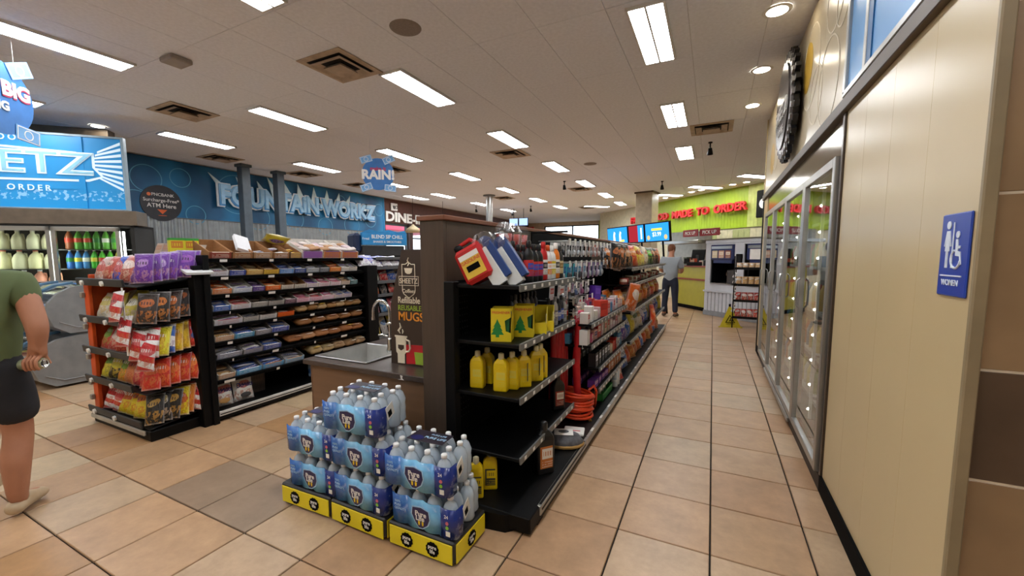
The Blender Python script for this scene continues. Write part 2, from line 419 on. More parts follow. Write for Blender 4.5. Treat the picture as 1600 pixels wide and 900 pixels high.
for a, x in enumerate(LX):
    for k in range(-3, 6):
        y = 4.215+2.42*k
        if a == 0 and k > 2: continue
        troffer(x, y, 0, 'white twin-lens ceiling light, %s of its row in the %s' % (ordn(k+3), LN[a]))
for n_, (x, y) in zip(('nearest the cooler corner', 'in the middle over the kiosk', 'beside the beige column'), ((.93, 12.5), (-.27, 13.75), (-1.42, 14.85))):
    troffer(x, y, R(-45), 'square-looking angled ceiling light %s' % n_)
troffer(1.75, .1, R(90), 'added out-of-view ceiling light brightening the tiled restroom wall on the right'); troffer(-4.27, 16.8, R(-45), 'angled ceiling light far behind the menu screens'); troffer(-9.05, 11.4, 0, 'ceiling light in front of the dine-in wall'); troffer(-3.27, 18.9, 0, 'farthest ceiling light above the partition')  # restroom troffer is an added, unseen lamp that lightens the tiled wall
# ---- round downlights
DL = emat('downlight_glow', (1, .9, .72), DOWN)
dr = MB().lathe([(.075, -.004), (.1, -.01), (.11, 0)], 20, cap=False).mesh('downlight_ring', [WHITE]); dd = MB().cyl((0, 0, -.006), (0, 0, -.003), .078, n=20).mesh('downlight_glow', [DL])
for nm, x, y in [('nearest along the cream wall', .40, 4.28), ('second along the cream wall', .40, 5.5), ('third along the cream wall, by the gear sign', .40, 6.71), ('over the left cooler sign', -8.53, 3.09), ('left of the pair before the red letters', -.69, 14.6), ('right of the pair before the red letters', -.4, 14.3),
                 ('above the right end of the red letters', .42, 13.65), ('at the right end of the green wall', .75, 13.4), ('beside the beige column', -1.56, 15.6)]:
    o = thing('downlight', 'round recessed downlight ' + nm, 'ceiling light', (x, y, ZC), 0, 'round downlights'); put('trim_ring', dr, o); put('bulb', dd, o)
# ---- vents
vf = mat('vent_metal', 'b39f88', .6, .1, .2); vd = mat('vent_dark', '1c1814', .9)
vb = MB().box(-.29, .29, -.29, .29, -.004, 0).mesh('vent_throat', [vd])
vr = MB()
for s in (-1, 1): vr.box(min(s*.24, s*.305), max(s*.24, s*.305), -.305, .305, -.012, -.002); vr.box(-.24, .24, min(s*.24, s*.305), max(s*.24, s*.305), -.012, -.002)
vr = vr.mesh('vent_frame', [vf])
def cone(a, b, z0, z1):
    mb = MB(); q = lambda r, z: [(-r, -r, z), (r, -r, z), (r, r, z), (-r, r, z)]
    mb.add(q(a, z0)+q(b, z1), [(i, (i+1) % 4, 4+(i+1) % 4, 4+i) for i in range(4)]); mb.add(q(a, z0+.004)+q(b, z1+.004), [(4+i, 4+(i+1) % 4, (i+1) % 4, i) for i in range(4)]); return mb
vc1 = cone(.225, .14, -.035, -.006).mesh('vent_louvre', [vf]); vc2 = cone(.12, .08, -.05, -.015).box(-.12, .12, -.12, .12, -.054, -.05).mesh('vent_louvre', [vf])
for nm, x, y in [('square ceiling vent nearest the camera', -3.62, 3.35), ('ceiling vent above the chip end cap', -6.66, 3.35), ('rust stained vent nearest along the blue wall', -9.03, 5.15), ('rust stained vent second along the blue wall', -8.97, 7.02), ('rust stained vent third along the blue wall', -8.96, 8.75),
                 ('ceiling vent behind the round blue sign', -6.73, 7.62), ('ceiling vent over the partition', -3.65, 7.55), ('ceiling vent beside the cream wall', -.1, 7.56), ('far ceiling vent over the partition', -3.65, 12.33), ('far ceiling vent beside the round pipe', -6.51, 12.92), ('farthest ceiling vent before the far wall', -4.72, 17.05)]:
    o = thing('ceiling_vent', nm, 'vent', (x, y, ZC), 0, 'square ceiling vents'); put('throat', vb, o); put('frame', vr, o); put('louvre', vc1, o); put('louvre', vc2, o)
spk = MB().lathe([(0, -.012), (.1, -.012), (.135, -.006), (.14, 0)], 24, cap=False).mesh('speaker', [mat('speaker_grille', '8a7f76', .8, 0, .1, 60)])
for nm, x, y in [('round grey ceiling speaker nearest the camera', -2.52, 3.08), ('round ceiling speaker over the far partition', -2.49, 9.17)]: tag(put('ceiling_speaker', spk, None, (x, y, ZC)), nm, 'speaker', 'ceiling speakers')
tag(build('ceiling_sensor', MB().cbox(-.11, .11, -.1, .1, -.05, 0, .01), mat('sensor_white', '9c938a', .7), loc=(-4.98, 2.47, ZC)), 'white square ceiling sensor box beside the large light', 'sensor')
# track spot lamps / cameras hanging
for nm, x, y in [('black ceiling spotlight before the menu screens', -1.31, 12.15), ('black ceiling spotlight above the kiosk aisle', -.12, 8.46), ('small black ceiling spotlight over the partition', -3.66, 10.9), ('small dark spotlight near the brown wall', -8.6, 14.6), ('small dark spotlight at the brown wall end', -7.9, 16.5), ('small dark spotlight beside the round pipe', -6.6, 15.5)]:
    o = thing('spotlight', nm, 'spotlight', (x, y, ZC), 0, 'hanging spotlights')
    build('stem', MB().cyl((0, 0, 0), (0, 0, -.13), .012, n=8), BLACK, o); build('mount', MB().cyl((0, 0, 0), (0, 0, -.02), .035, n=12), BLACK, o)
    build('lamp_head', MB().lathe([(.0, .06), (.03, .055), (.045, -.02), (.05, -.06), (.0, -.055)], 12, cap=False, M=Matrix.Translation((0, 0, -.16)) @ Matrix.Rotation(.4, 4, 'X')), BLACK, o)

# ---- right wall (cream panels, brown band, cooler opening)
CREAM = mat('cream_laminate', 'c4b086', .3, 0, .03, 2, 0, .5, (1, 1, .4)); CREAMU = mat('cream_upper', 'c2b294', .28, 0, .05, 2)
BROWNT = mat('brown_trim', '54463a', .5, 0, .1); YELW = mat('mustard_print', 'c9a13f', .3, 0, .06)
rw = struct(build('wall_right', MB().box(XR+.012, XR+.35, 1.74, 3.14, 0, ZW).box(XR+.012, XR+.35, 7.06, 7.5, 0, ZW).box(XR+.012, XR+.35, 3.14, 7.06, 2.33, ZW).box(XR+.3, XR+.35, 3.14, 7.06, 0, 2.33), CREAM))
def rpanel(y0, y1, z0, z1, m=CREAM): return build('panel', MB().cbox(XR, XR+.014, y0+.0004, y1-.0004, z0, z1, .0008), m, rw)
ys = [1.66, 2.03, 2.40, 2.77, 3.12]
for a, b in zip(ys, ys[1:]): rpanel(a, b, .11, 2.34)
rpanel(7.06, 7.5, .11, 2.34)
for a, b in zip([1.66, 3.13, 3.87, 4.65, 5.4, 6.2, 6.85], [3.09, 3.87, 4.65, 5.4, 6.2, 6.85, 7.5]):
    if a > 3: rpanel(a, b, 2.41, ZC-.01, CREAMU)
build('corner_strip', MB().cbox(XR-.003, XR+.03, 1.645, 1.665, 0, ZC, .004), mat('corner_trim', '8d7c5e', .5), rw)
# pale bubble rings and mustard spots printed on the upper panels
def ring(r, w=.008, n=40, m=0, t_=.002):
    mb = MB(); vs = []
    for k in range(n):
        a = 2*math.pi*k/n; vs += [(r*math.cos(a), r*math.sin(a), 0), ((r-w)*math.cos(a), (r-w)*math.sin(a), 0), (r*math.cos(a), r*math.sin(a), t_), ((r-w)*math.cos(a), (r-w)*math.sin(a), t_)]
    fs = []
    for k in range(n):
        a, b = 4*k, 4*((k+1) % n); fs += [(a+2, b+2, b+3, a+3), (a, a+1, b+1, b), (a, b, b+2, a+2), (a+1, a+3, b+3, b+1)]
    return mb.add(vs, fs, m)
RW_ = mat('ring_white', 'e8ddc8', .5)
for y, z, r in [(4.35, 3.05, .33), (3.6, 3.25, .25), (4.1, 2.75, .22), (3.4, 3.1, .16), (6.4, 2.9, .3), (3.7, 2.7, .3)]:
    build('bubble_ring', ring(r, .01), RW_, rw, loc=(XR-.001, y, z), rot=(UP, 0, R(-90)))
for y, z, r in [(4.5, 3.1, .2), (6.2, 3.0, .22), (6.75, 2.8, .2)]:
    build('mustard_spot', MB().cyl((0, 0, 0), (0, 0, .0015), r, n=32), YELW, rw, loc=(XR-.0005, y, z), rot=(UP, 0, R(-90)))
struct(build('trim_1', MB().cbox(XR-.03, XR+.03, 1.66, 7.5, 2.335, 2.41, .004), BROWNT))
struct(build('baseboard_right', MB().cbox(XR-.012, XR+.02, 1.66, 3.15, 0, .11, .004).cbox(XR-.012, XR+.02, 7.05, 7.52, 0, .11, .004), BLACKM))
struct(build('trim_2', MB().cbox(XR-.012, XR+.36, 7.5, 7.56, 0, 2.33, .004), BLACK))
struct(build('trim_3', MB().cbox(XR-.012, XR+.36, 7.5, 7.54, 2.33, ZC, .004), CREAM))
# blue backlit panel sign
o = thing('blue_wall_panel', 'bright blue panel with silver frame above the cream wall', 'sign', (XR, 2.35, 2.43))
BLUEP = bpy.data.materials.new('blue_panel'); t = NT(BLUEP); t.out(t.mix(t.noise(1.5, 2, t.co('Object')), H('4f93d1')[:3], H('5fa6e0')[:3]), .35)
build('face', MB().box(-.014, 0, -.70, .75, .02, 1.0), BLUEP, o)
fm = MB(); fm.cbox(-.03, .0, -.74, .79, -.015, .02, .004); fm.cbox(-.03, 0, .75, .79, 0, 1.05, .004); fm.cbox(-.03, 0, -.74, -.70, 0, 1.05, .004)
build('frame', fm, ALU, o)
build('slot', MB().box(-.02, -.013, .35, .42, .03, .42), mat('deep_blue', '0f5f96', .4), o); build('divider', MB().cbox(-.024, -.012, .42, .46, .02, 1.0, .003), ALU, o)

# ---- restroom sign
o = thing('restroom_sign', 'blue restroom sign with white figures reading WOMEN on cream wall', 'sign', (XR, 1.765, 1.5), R(-90))
SB = mat('sign_blue', '1b3da0', .35, 0, .05)
build('plate', MB().cbox(-.085, .085, -.007, 0, -.128, .128, .006), SB, o)
SW = mat('sign_white', 'd8e2ee', .5, 0, .03)
F0 = Matrix.Translation((0, -.007, 0)) @ Matrix.Rotation(UP, 4, 'X')
wm = MB().cyl((-.035, .093, 0), (-.035, .093, .002), .0125, n=16, M=F0)
wm.prism([(-.045, .075), (-.025, .075), (-.014, .028), (-.02, .026), (-.026, .05), (-.022, .012), (-.029, .012), (-.029, -.04), (-.034, -.04), (-.034, .012), (-.037, .012), (-.037, -.04), (-.042, -.04), (-.042, .012), (-.049, .012), (-.044, .05), (-.05, .026), (-.056, .028)], 0, .002, M=F0)
build('woman_pictogram', wm, SW, o)
wc = MB().cyl((.022, .062, 0), (.022, .062, .002), .0105, n=14, M=F0)
wc.prism([(.014, .048), (.026, .048), (.028, .028), (.042, .028), (.042, .02), (.03, .02), (.028, .012), (.044, .01), (.052, -.028), (.046, -.03), (.04, -.004), (.016, -.002)], 0, .002, M=F0)
pts = []
for k in range(15): a = R(110+k*17); pts.append((.02+.028*math.cos(a), -.012+.028*math.sin(a), .001))
wc.tube(pts, .0035, 6, M=F0); build('wheelchair_pictogram', wc, SW, o)
build('divider', MB().box(-.006, -.001, -.0092, -.007, -.04, .1), SW, o); build('underline', MB().box(-.066, .06, -.0092, -.007, -.066, -.062), SW, o)
text('WOMEN', .026, o, (-.006, -.0075, -.094), SW, .001, .012)

# ---- tiled restroom wall on the far right
tw = struct(build('wall_tiled', MB().box(XR+.03, 3.4, 1.722, 1.95, 0, ZW), mat('pale_grout', 'd8c8b0', .8)))
TA = mat('brown_wall_tile', '9a7d5c', .4, 0, .18, 3.5, .1); TB = mat('dark_wall_tile', '5a4737', .4, 0, .22, 4, .1)
z = -.26
rows = [(.0, .28, TA), (.284, .812, TA), (.816, 1.155, TB), (1.159, 1.675, TA), (1.679, 2.2, TA), (2.204, 2.72, TB), (2.724, 3.24, TA), (3.244, ZC, TA)]
for a, b, m in rows:
    x = XR+.034
    for k in range(3): build('tile', MB().cbox(x+k*.9, x+k*.9+.896, 1.72, 1.735, a+.002, b-.002, .0015), m, tw)
struct(build('trim_4', MB().cbox(3.38, 3.42, YB, 1.74, 0, ZW, .002), mat('wall_beige', '9c8a6c', .6)))
struct(build('door_1', MB().cbox(1.02, 1.9, 1.69, 1.72, 0, 2.05, .004), mat('dark_door', '2a211b', .5)))
# rest of the shell, behind the camera and beyond
WB = mat('shell_wall', 'b0a288', .7)
struct(build('wall_back', MB().box(XL, 3.5, YB-.2, YB, 0, ZW), WB))
struct(build('wall_kitchen', MB().box(XR+.3, 4, 7.56, 7.7, 0, ZW).box(3.8, 4, 7.5, 20, 0, ZW), WB))
# ---- reach-in coolers along the right wall
o = thing('glass_door_cooler', 'row of four tall glass cooler doors with steel frames in right wall', 'cooler', (XR, 3.2, 0))
INT = mat('cooler_interior', '6d6a60', .5, 0, .06)
build('cabinet', MB().box(.27, .3, -.06, 3.86, .1, 2.33).box(.04, .3, -.06, 3.86, .1, .14).box(.04, .3, -.06, 3.86, 2.1, 2.14).box(.04, .3, -.06, -.04, .1, 2.1).box(.04, .3, 3.84, 3.86, .1, 2.1), INT, o)
build('header_panel', MB().cbox(.01, .03, -.06, 3.86, 2.11, 2.335, .003), mat('header_steel', '8f8672', .15, .85, .05), o)
build('kick_plate', MB().cbox(-.012, .04, -.06, 3.86, 0, .1, .004), mat('kick_brown', '2b211b', .6), o)
build('jamb', MB().cbox(-.01, .05, -.07, -.03, .1, 2.33, .003), mat('jamb_brown', '4a3d33', .3, .3), o)
GL = gmat('door_glass', (.88, .9, .88), 1.45, .015, .08)
LEDB = emat('led_dot', (1, .97, .9), 9.0)
for k in range(4):
    y0 = k*.955; d = build('door', MB().cbox(-.03, .012, y0, y0+.05, .1, 2.1, .004).cbox(-.03, .012, y0+.90, y0+.95, .1, 2.1, .004).cbox(-.03, .012, y0+.05, y0+.9, .1, .15, .004).cbox(-.03, .012, y0+.05, y0+.9, 2.04, 2.1, .004), ALU, o)
    build('pane', MB().box(-.012, -.006, y0+.05, y0+.9, .15, 2.04), GL, d)
    build('gasket', MB().box(.012, .03, y0+.01, y0+.06, .1, 2.08).box(.012, .03, y0+.89, y0+.94, .1, 2.08), BLACKM, d)
    yh = y0+.86
    build('handle', MB().tube([(-.03, yh, 1.08), (-.05, yh, 1.1), (-.053, yh, 1.2), (-.05, yh, 1.3), (-.03, yh, 1.32)], .007, 8), ALU, d)
    build('light_strip', MB().box(.06, .08, y0+.74, y0+.76, .2, 2.05), WHITE, d)
    lb = MB()
    for q in range(9): lb.lathe([(.0, -.01), (.008, -.006), (.01, 0), (.008, .006), (0, .01)], 8, cap=False, M=Matrix.Translation((.056, y0+.75, .28+q*.2)))
    build('light_bulbs', lb, LEDB, d)
    for q in range(5):
        z = .3+q*.36; s = MB().box(.1, .27, y0+.06, y0+.92, z, z+.008)
        s.box(.1, .104, y0+.06, y0+.92, z, z+.03); build('wire_shelf', s, mat('shelf_white', 'b8b6ae', .5), o)
build('door_rail', MB().cbox(-.045, -.03, 1.0, 2.85, .06, .1, .004), ALU, o)
rb = random.Random(5)
btl = MB().lathe([(0, 0), (.5, 0), (.5, .62), (.3, .78), (.18, .86), (.18, .93), (0, .93)], 10, cap=False).mesh('cooler_bottle', [PLAINO])
for k in (1, 2, 3):
    for q in (0, 1, 2, 3):
        for i in range(6):
            h_ = .22; cc = rb.choice(['c8a24a', 'b3592a', 'd6d2c4', '3a6a8c', '6b8f3a', 'cfc070'])
            tag(put('drink_bottle', btl, None, (XR+.18, 3.2+k*.955+.17+i*.125, .309+q*.36), scale=(.07, .07, h_/.93), color=cc), 'drink bottle behind the %s cooler door, %s shelf up, %s along' % (ordn(k), ordn(q), ordn(i)), 'bottle', 'bottles in the right cooler')

# ---- gear shaped sign
o = thing('gear_wall_sign', 'large black gear shaped round sign with grey letters above cooler', 'sign', (XR, 5.05, 2.96), R(-90))
GB = mat('gear_black', '1b1a1c', .35, .2); GG = mat('gear_grey', '8c8a8a', .35, .4)
n = 28; poly = []
for k in range(n):
    a = 2*math.pi*k/n
    for da, r in ((-.5, .47), (-.24, .47), (-.2, .53), (.2, .53), (.24, .47)):
        th = a+da*2*math.pi/n; poly.append((r*math.cos(th), r*math.sin(th)))
build('gear_plate', MB().prism(poly, 0, .04, M=Matrix.Rotation(UP, 4, 'X') @ Matrix.Translation((0, 0, .04))), GB, o)
poly2 = [(x*.93, y*.93) for x, y in poly]
build('gear_ring', MB().prism(poly2, .08, .1, M=Matrix.Rotation(UP, 4, 'X')), GG, o)
build('face', MB().cyl((0, -.1, 0), (0, -.115, 0), .4, n=40), mat('gear_face', '3a3638', .25, .2), o)
build('spacer', MB().cyl((0, 0, 0), (0, -.045, 0), .25, n=20), GB, o)
text('SHEETZ', .2, o, (0, -.116, -.12), mat('gear_letter', 'b8b6b2', .4), .008, .012)
text('COFFEE', .1, o, (0, -.116, -.26), MATS['gear_letter'], .004, .005)

# ================================================================== LEFT WALL
MUR = bpy.data.materials.new('blue_mural'); t = NT(MUR); c_ = t.co('Object'); g_ = t.xyz(c_)
n_ = t.noise(1.2, 3, c_); st_ = t.m('SINE', t.m('ADD', t.m('MULTIPLY', g_[1], 5.), t.m('MULTIPLY', n_, 6.)))
t.out(t.mix(t.ramp(st_, -1, 1), H('14547f')[:3], H('1f7db3')[:3]), .5)
lw = struct(build('wall_left', MB().box(XL-.2, XL, 3.9, 11.05, 0, ZW).box(XL-.2, XL, 11.05, YF, 2.72, ZW).box(XL-.2, XL, 11.05, YF, 0, .9).box(XL-.2, XL, 11.05, 11.12, .9, 2.72).box(XL-.2, XL, 14.9, 15.2, .9, 2.72).box(XL-.2, XL, 19, YF, .9, 2.72), mat('brown_wall', '5a3226', .5)))
build('mural', MB().box(XL, XL+.03, 3.95, 11.0, 2.36, ZC), MUR, lw)
RB = mat('ring_pale', '5aa6cc', .5)
for y, z, r in [(4.35, 3.1, .27), (4.95, 3.2, .2), (4.15, 2.55, .3), (6.1, 3.0, .45), (6.6, 2.5, .3), (7.6, 2.55, .28), (8.6, 2.42, .25), (9.6, 2.52, .3), (10.4, 2.75, .25), (10.8, 3.1, .2), (9.2, 3.2, .18), (5.2, 2.45, .2)]:
    build('bubble_ring', ring(r, .015), RB, lw, loc=(XL+.031, y, z), rot=(UP, 0, R(90)))
# corrugated wainscot
cw = MB(); vs = []; N = 360
for k in range(N+1):
    y = 3.95+k*(11.0-3.95)/N; x = XL+.03+.018*math.sin(k*2*math.pi/6); vs += [(x, y, .9), (x, y, 2.35)]
cw.add(vs, [(2*k, 2*k+2, 2*k+3, 2*k+1) for k in range(N)], 0, True)
build('corrugated_sheet', cw, mat('galvanised', '9aa0a2', .4, .6, .12, 6), lw)
build('rail', MB().cbox(XL, XL+.05, 3.95, 11.0, 2.345, 2.365, .003), GREYM, lw)
build('mural_edge', MB().cbox(XL, XL+.04, 10.99, 11.06, .9, ZC, .003), MUR, lw)
# bank disc
o = thing('bank_disc_sign', 'round black bank ATM disc on the blue mural', 'sign', (XL+.032, 4.57, 2.63), R(90))
build('disc', MB().cyl((0, 0, 0), (0, -.02, 0), .36, n=40), mat('disc_black', '2c2c33', .5), o)
text('PNCBANK', .085, o, (.03, -.021, .14), WHITE, .002, .008); text('Surcharge-Free*', .095, o, (0, -.021, .025), WHITE, .002, .008); text('ATM Here', .115, o, (0, -.021, -.09), WHITE, .002, .01)
OR_ = mat('orange_print', 'e8682c', .5)
build('arrow', MB().prism([(-.045, 0), (.045, 0), (.045, -.0), (.085, 0), (0, -.09), (-.085, 0)], 0, .003, M=Matrix.Translation((0, -.021, -.13)) @ Matrix.Rotation(UP, 4, 'X')), OR_, o)
build('arrow_bar', MB().box(-.07, .07, -.024, -.02, -.255, -.245), OR_, o); build('bank_mark', MB().cyl((-.21, -.02, .165), (-.21, -.024, .165), .035, n=12), mat('mark_orange', 'e87a4a', .5), o)
# big letters
o = thing('fountain_letter_sign', 'large blue FOUNTAIN WORKZ letters with white outline and pale spikes', 'sign', (XL+.10, 8.07, 2.74), R(90))
LB = bpy.data.materials.new('letter_blue'); t = NT(LB); z_ = t.xyz(t.co('Object'))[1]
t.out(t.mix(t.ramp(z_, 0, .5), H('3d8fd0')[:3], H('8fc6ec')[:3]), .35)
LO = mat('letter_outline', 'dfe8f0', .4); SPK = mat('spike_pale_blue', 'd4eefa', .4)
def wide(s, size, width, **k):
    me = tmesh(s, size, **k); xs = [v.co.x for v in me.vertices]; f_ = width/(max(xs)-min(xs)); md = (max(xs)+min(xs))/2
    for v in me.vertices: v.co.x = (v.co.x-md)*f_
    return me
put('letter_outline', wide('FOUNTAiN·WORKZ', .6, 4.95, ext=.012, bold=.11, mats=[LO]), o, (0, -.03, 0), (UP, 0, 0))
put('letters', wide('FOUNTAiN·WORKZ', .6, 4.86, ext=.01, bold=.07, mats=[LB]), o, (0, -.05, 0), (UP, 0, 0))
put('letter_highlight', wide('FOUNTAiN·WORKZ', .6, 4.78, ext=.004, bold=.03, mats=[mat('letter_light', '9fd0f2', .4)]), o, (0, -.063, .015), (UP, 0, 0))
for bx, tx, tz in [(-2.2, -2.62, .66), (-1.75, -2.02, .66), (-1.3, -1.52, .64), (-.98, -1.25, .78), (-.62, -.82, .75), (-.3, -.4, .74), (.12, .1, .72), (.52, .54, .7), (.88, .98, .68), (1.2, 1.4, .66), (1.55, 1.7, .5), (1.9, 2.1, .48), (2.2, 2.4, .47)]:
    build('spike', MB().prism([(bx-.14, .25), (bx+.14, .25), (tx, tz)], .02, .04, M=Matrix.Rotation(UP, 4, 'X')), SPK, o)
# grey posts before the blue wall
for nm, x, y in [('nearer grey square post before the blue wall', -9.22, 5.71), ('farther grey square post before the blue wall', -9.26, 6.55)]:
    o = thing('square_post', nm, 'post', (x, y, 0), 0, 'grey square posts'); build('shaft', MB().cbox(-.09, .09, -.09, .09, 0, ZC, .008), mat('post_grey', '4a5660', .5), o); build('collar', MB().cbox(-.12, .12, -.12, .12, ZC-.06, ZC-.001, .005), MATS['post_grey'], o)
o = thing('round_pipe_column', 'shiny round metal pipe column rising behind the brown partition', 'column', (-6.67, 12.17, 0)); build('shaft', MB().cyl((0, 0, 0), (0, 0, ZC), .11, n=24), STEEL, o); build('flange', MB().cyl((0, 0, ZC-.03), (0, 0, ZC-.001), .2, n=24), GREYM, o)
# dine-in letters, windows
o = thing('dine_in_letter_sign', 'white DINE-IN letters on the brown wall', 'sign', (XL+.02, 12.2, 2.78), R(90))
put('letters', wide('DINE-IN', .45, 2.2, ext=.02, bold=.035, mats=[WHITE]), o, (0, -.02, 0), (UP, 0, 0))
o = thing('cup_wall_emblem', 'white square emblem with cup above the DINE-IN letters', 'sign', (XL+.02, 11.55, 3.28), R(90))
build('plate', MB().cbox(-.17, .17, -.03, 0, -.13, .13, .01), WHITE, o); build('cup', MB().lathe([(0, -.07), (.06, -.06), (.09, .04), (.0, .04)], 16, cap=False, sy=.3, M=Matrix.Translation((0, -.03, 0))), mat('cup_grey', '6a6a6a', .5), o)
build('cup_handle', MB().tube([(.1+.05*math.cos(a), -.04, .0+.05*math.sin(a)) for a in [R(-100+20*k) for k in range(11)]], .012, 6), MATS['cup_grey'], o)
GW = gmat('window_glass', (.9, .93, .95), 1.45, .01)
for k, (a, b) in enumerate([(11.12, 12.35), (12.5, 14.9), (15.2, 19)]):
    wn = struct(build('window_%d' % (k+1), MB().cbox(XL-.12, XL-.04, a, a+.06, .9, 2.72, .004).cbox(XL-.12, XL-.04, b-.06, b, .9, 2.72, .004).cbox(XL-.12, XL-.04, a, b, .9, .98, .004).cbox(XL-.12, XL-.04, a, b, 2.64, 2.72, .004).cbox(XL-.12, XL-.04, a, b, 2.2, 2.25, .004), DARKG))
    build('pane', MB().box(XL-.085, XL-.08, a+.05, b-.05, .95, 2.68), GW, wn)
struct(build('trim_5', MB().cbox(XL-.2, XL+.06, 12.33, 12.52, .9, 2.72, .004), mat('mullion_dark', '3a2420', .5)))
# canopy outside the windows
o = thing('forecourt_canopy', 'red fuel canopy seen outside the dine-in windows', 'canopy', (-22, 18, 0))
build('fascia', MB().cbox(-6, 0, -9, 14, 3.6, 5.2, .05), mat('canopy_red', 'd8405a', .5), o)
build('post', MB().cbox(-1, -.4, -3, -2.4, 0, 3.6, .02), WHITE, o); build('post', MB().cbox(-1, -.4, 5, 5.6, 0, 3.6, .02), WHITE, o)
struct(build('ground_outside', MB().box(-60, XL-.2, -20, 80, -.3, -.1), mat('asphalt', '8c8c8c', .9)))
struct(build('ground_far', MB().box(XL-.2, 20, YF+.3, 80, -.3, -.1), MATS['asphalt']))
# pendant lamp
def pendant(x, y, z, nm):
    o = thing('pendant_lamp', nm, 'lamp', (x, y, z)); build('shade', MB().lathe([(.03, .26), (.05, .22), (.2, .12), (.27, .0), (.26, .0), (.19, .11), (.03, .2)], 24, cap=False), mat('shade_cream', 'b5a27c', .5), o)
    build('cord', MB().cyl((0, 0, .26), (0, 0, ZC-z), .006, n=6), BLACK, o); build('bulb', MB().lathe([(0, .02), (.05, .06), (.06, .1), (.03, .16), (0, .17)], 12, cap=False), emat('warm_bulb', (1, .7, .35), 12), o)
pendant(-8.9, 11.0, 2.33, 'cream dome pendant lamp under the DINE-IN letters'); pendant(-8.9, 12.7, 2.3, 'cream dome pendant lamp at the partition edge')
# far walls
fw = struct(build('wall_far', MB().box(XL, -9.16, YF, YF+.2, 0, ZW).box(-5.85, 4, YF, YF+.2, 0, ZW).box(-9.16, -5.85, YF, YF+.2, 3.33, ZW).box(-9.16, -5.85, YF, YF+.2, 0, 1.0), mat('pale_far_wall', 'c8b79e', .6)))
GREENW = mat('lime_wall', '9dbb1f', .45, 0, .06)
build('green_panel', MB().cbox(-5.84, -2.2, YF-.02, YF, 0, ZC, .003), GREENW, fw)
wn = struct(build('window_4', MB().box(-9.16, -9.1, YF+.02, YF+.1, 1, 3.33).box(-5.91, -5.85, YF+.02, YF+.1, 1, 3.33).box(-9.16, -5.85, YF+.02, YF+.1, 1, 1.06).box(-9.16, -5.85, YF+.02, YF+.1, 3.27, 3.33).box(-7.45, -7.38, YF+.02, YF+.1, 1, 3.3), DARKG))
build('pane', MB().box(-9.1, -7.45, YF+.05, YF+.055, 1.06, 3.27), GW, wn); build('pane', MB().box(-7.38, -5.91, YF+.05, YF+.055, 1.06, 3.27), GW, wn)
o = thing('exit_sign', 'small red exit sign on the far pale wall', 'sign', (-9.8, YF-.6, 3.0)); build('housing', MB().cbox(-.2, .2, -.04, .04, 0, .28, .01), REDP, o); text('EXIT', .16, o, (0, -.041, .08), WHITE, .002, .01)
o = thing('white_wall_unit', 'small white box unit on the far green wall', 'fixture', (-4.9, YF-.02, 2.98)); build('body', MB().cbox(-.17, .17, -.1, 0, 0, .3, .02), WHITE, o); build('grille', MB().box(-.12, .12, -.104, -.098, .05, .12), GREYM, o)
# ================================================================== LEFT CORNER: angled cooler wall
struct(build('wall_left_near', MB().box(XL-.2, XL, YB, 3.9, 0, ZW).box(3.8, 4, 20, 24, 0, ZW), WB))
s2 = math.sqrt(.5)
def diagL(u, v, z): return (-7.74+u*s2-v*s2, 3.06+u*s2+v*s2, z)     # u along the wall to the right, v into it
struct(build('wall_cooler', MB().box(-4.5, -.5, .75, .95, 0, ZC), mat('taupe_wall', '6e5f50', .5), loc=diagL(0, 0, 0), rot=(0, 0, R(45))))
o = thing('cooler_top_sign', 'big backlit blue SHEETZ sign above the left cooler doors', 'sign', diagL(0, 0, 2.2), R(45))
SGB = bpy.data.materials.new('sign_sky_blue'); t = NT(SGB); zz = t.xyz(t.co('Object'))[2]; nn = t.noise(18, 4, t.co('Object'))
cb = t.mix(t.ramp(zz, .0, .5), H('1795dc')[:3], H('1f86c4')[:3])
sp = t.m('MULTIPLY', t.m('GREATER_THAN', nn, .55), t.m('LESS_THAN', t.m('ABSOLUTE', t.m('SUBTRACT', zz, .2)), .07))
cb = t.mix(t.m('MULTIPLY', sp, .6), cb, H('a8d8f4')[:3]); t.out(cb, .35, emis=cb, es=.12)
build('light_box', MB().cbox(-3.2, 0, 0, .07, 0, 1.04, .01), SGB, o)
build('edge_frame', MB().cbox(-3.2, .0, -.012, 0, 1.02, 1.05, .003).cbox(-3.2, 0, -.012, 0, .002, .02, .003).cbox(-.02, .012, -.012, .07, .002, 1.05, .003), mat('sign_edge', '8fa6b4', .4), o)
SGW = bpy.data.materials.new('sign_white_glow'); t = NT(SGW); t.out(H('cfe6f2')[:3], .4, emis=H('cfe6f2')[:3], es=.2)
MS = Matrix.Rotation(UP, 4, 'X')
for k in range(9):
    a0 = .3+k*.085; build('ray', MB().prism([(-.03, .28+k*.082), (-.03, .32+k*.082), (-.42+abs(k-4)*.03, .47+k*.045), (-.42+abs(k-4)*.03, .445+k*.045)], 0, .006, M=MS), SGW, o)
build('shield', MB().prism([(-3.1, .36), (-.42, .40), (-.24, .47), (-.34, .60), (-.34, .80), (-3.1, .93)], .002, .008, M=MS), SGW, o)
build('shield_field', MB().prism([(-3.08, .39), (-.44, .43), (-.28, .48), (-.37, .6), (-.37, .775), (-3.08, .9)], .006, .012, M=MS), SGB, o)
build('banner', MB().prism([(-3.1, .23), (-.5, .29), (-.5, .36), (-3.1, .335)], .002, .006, M=MS), SGB, o)
put('sign_letters', wide('SHEETZ', .42, 2.05, ext=.008, bold=.035, mats=[SGW]), o, (-1.36, -.016, .5), (UP, 0, 0))
put('sign_letters', wide('SHEETZ', .42, 2.0, ext=.004, bold=-.01, mats=[mat('letter_mid_blue', '8fcbe8', .4)]), o, (-1.36, -.026, .5), (UP, 0, 0))
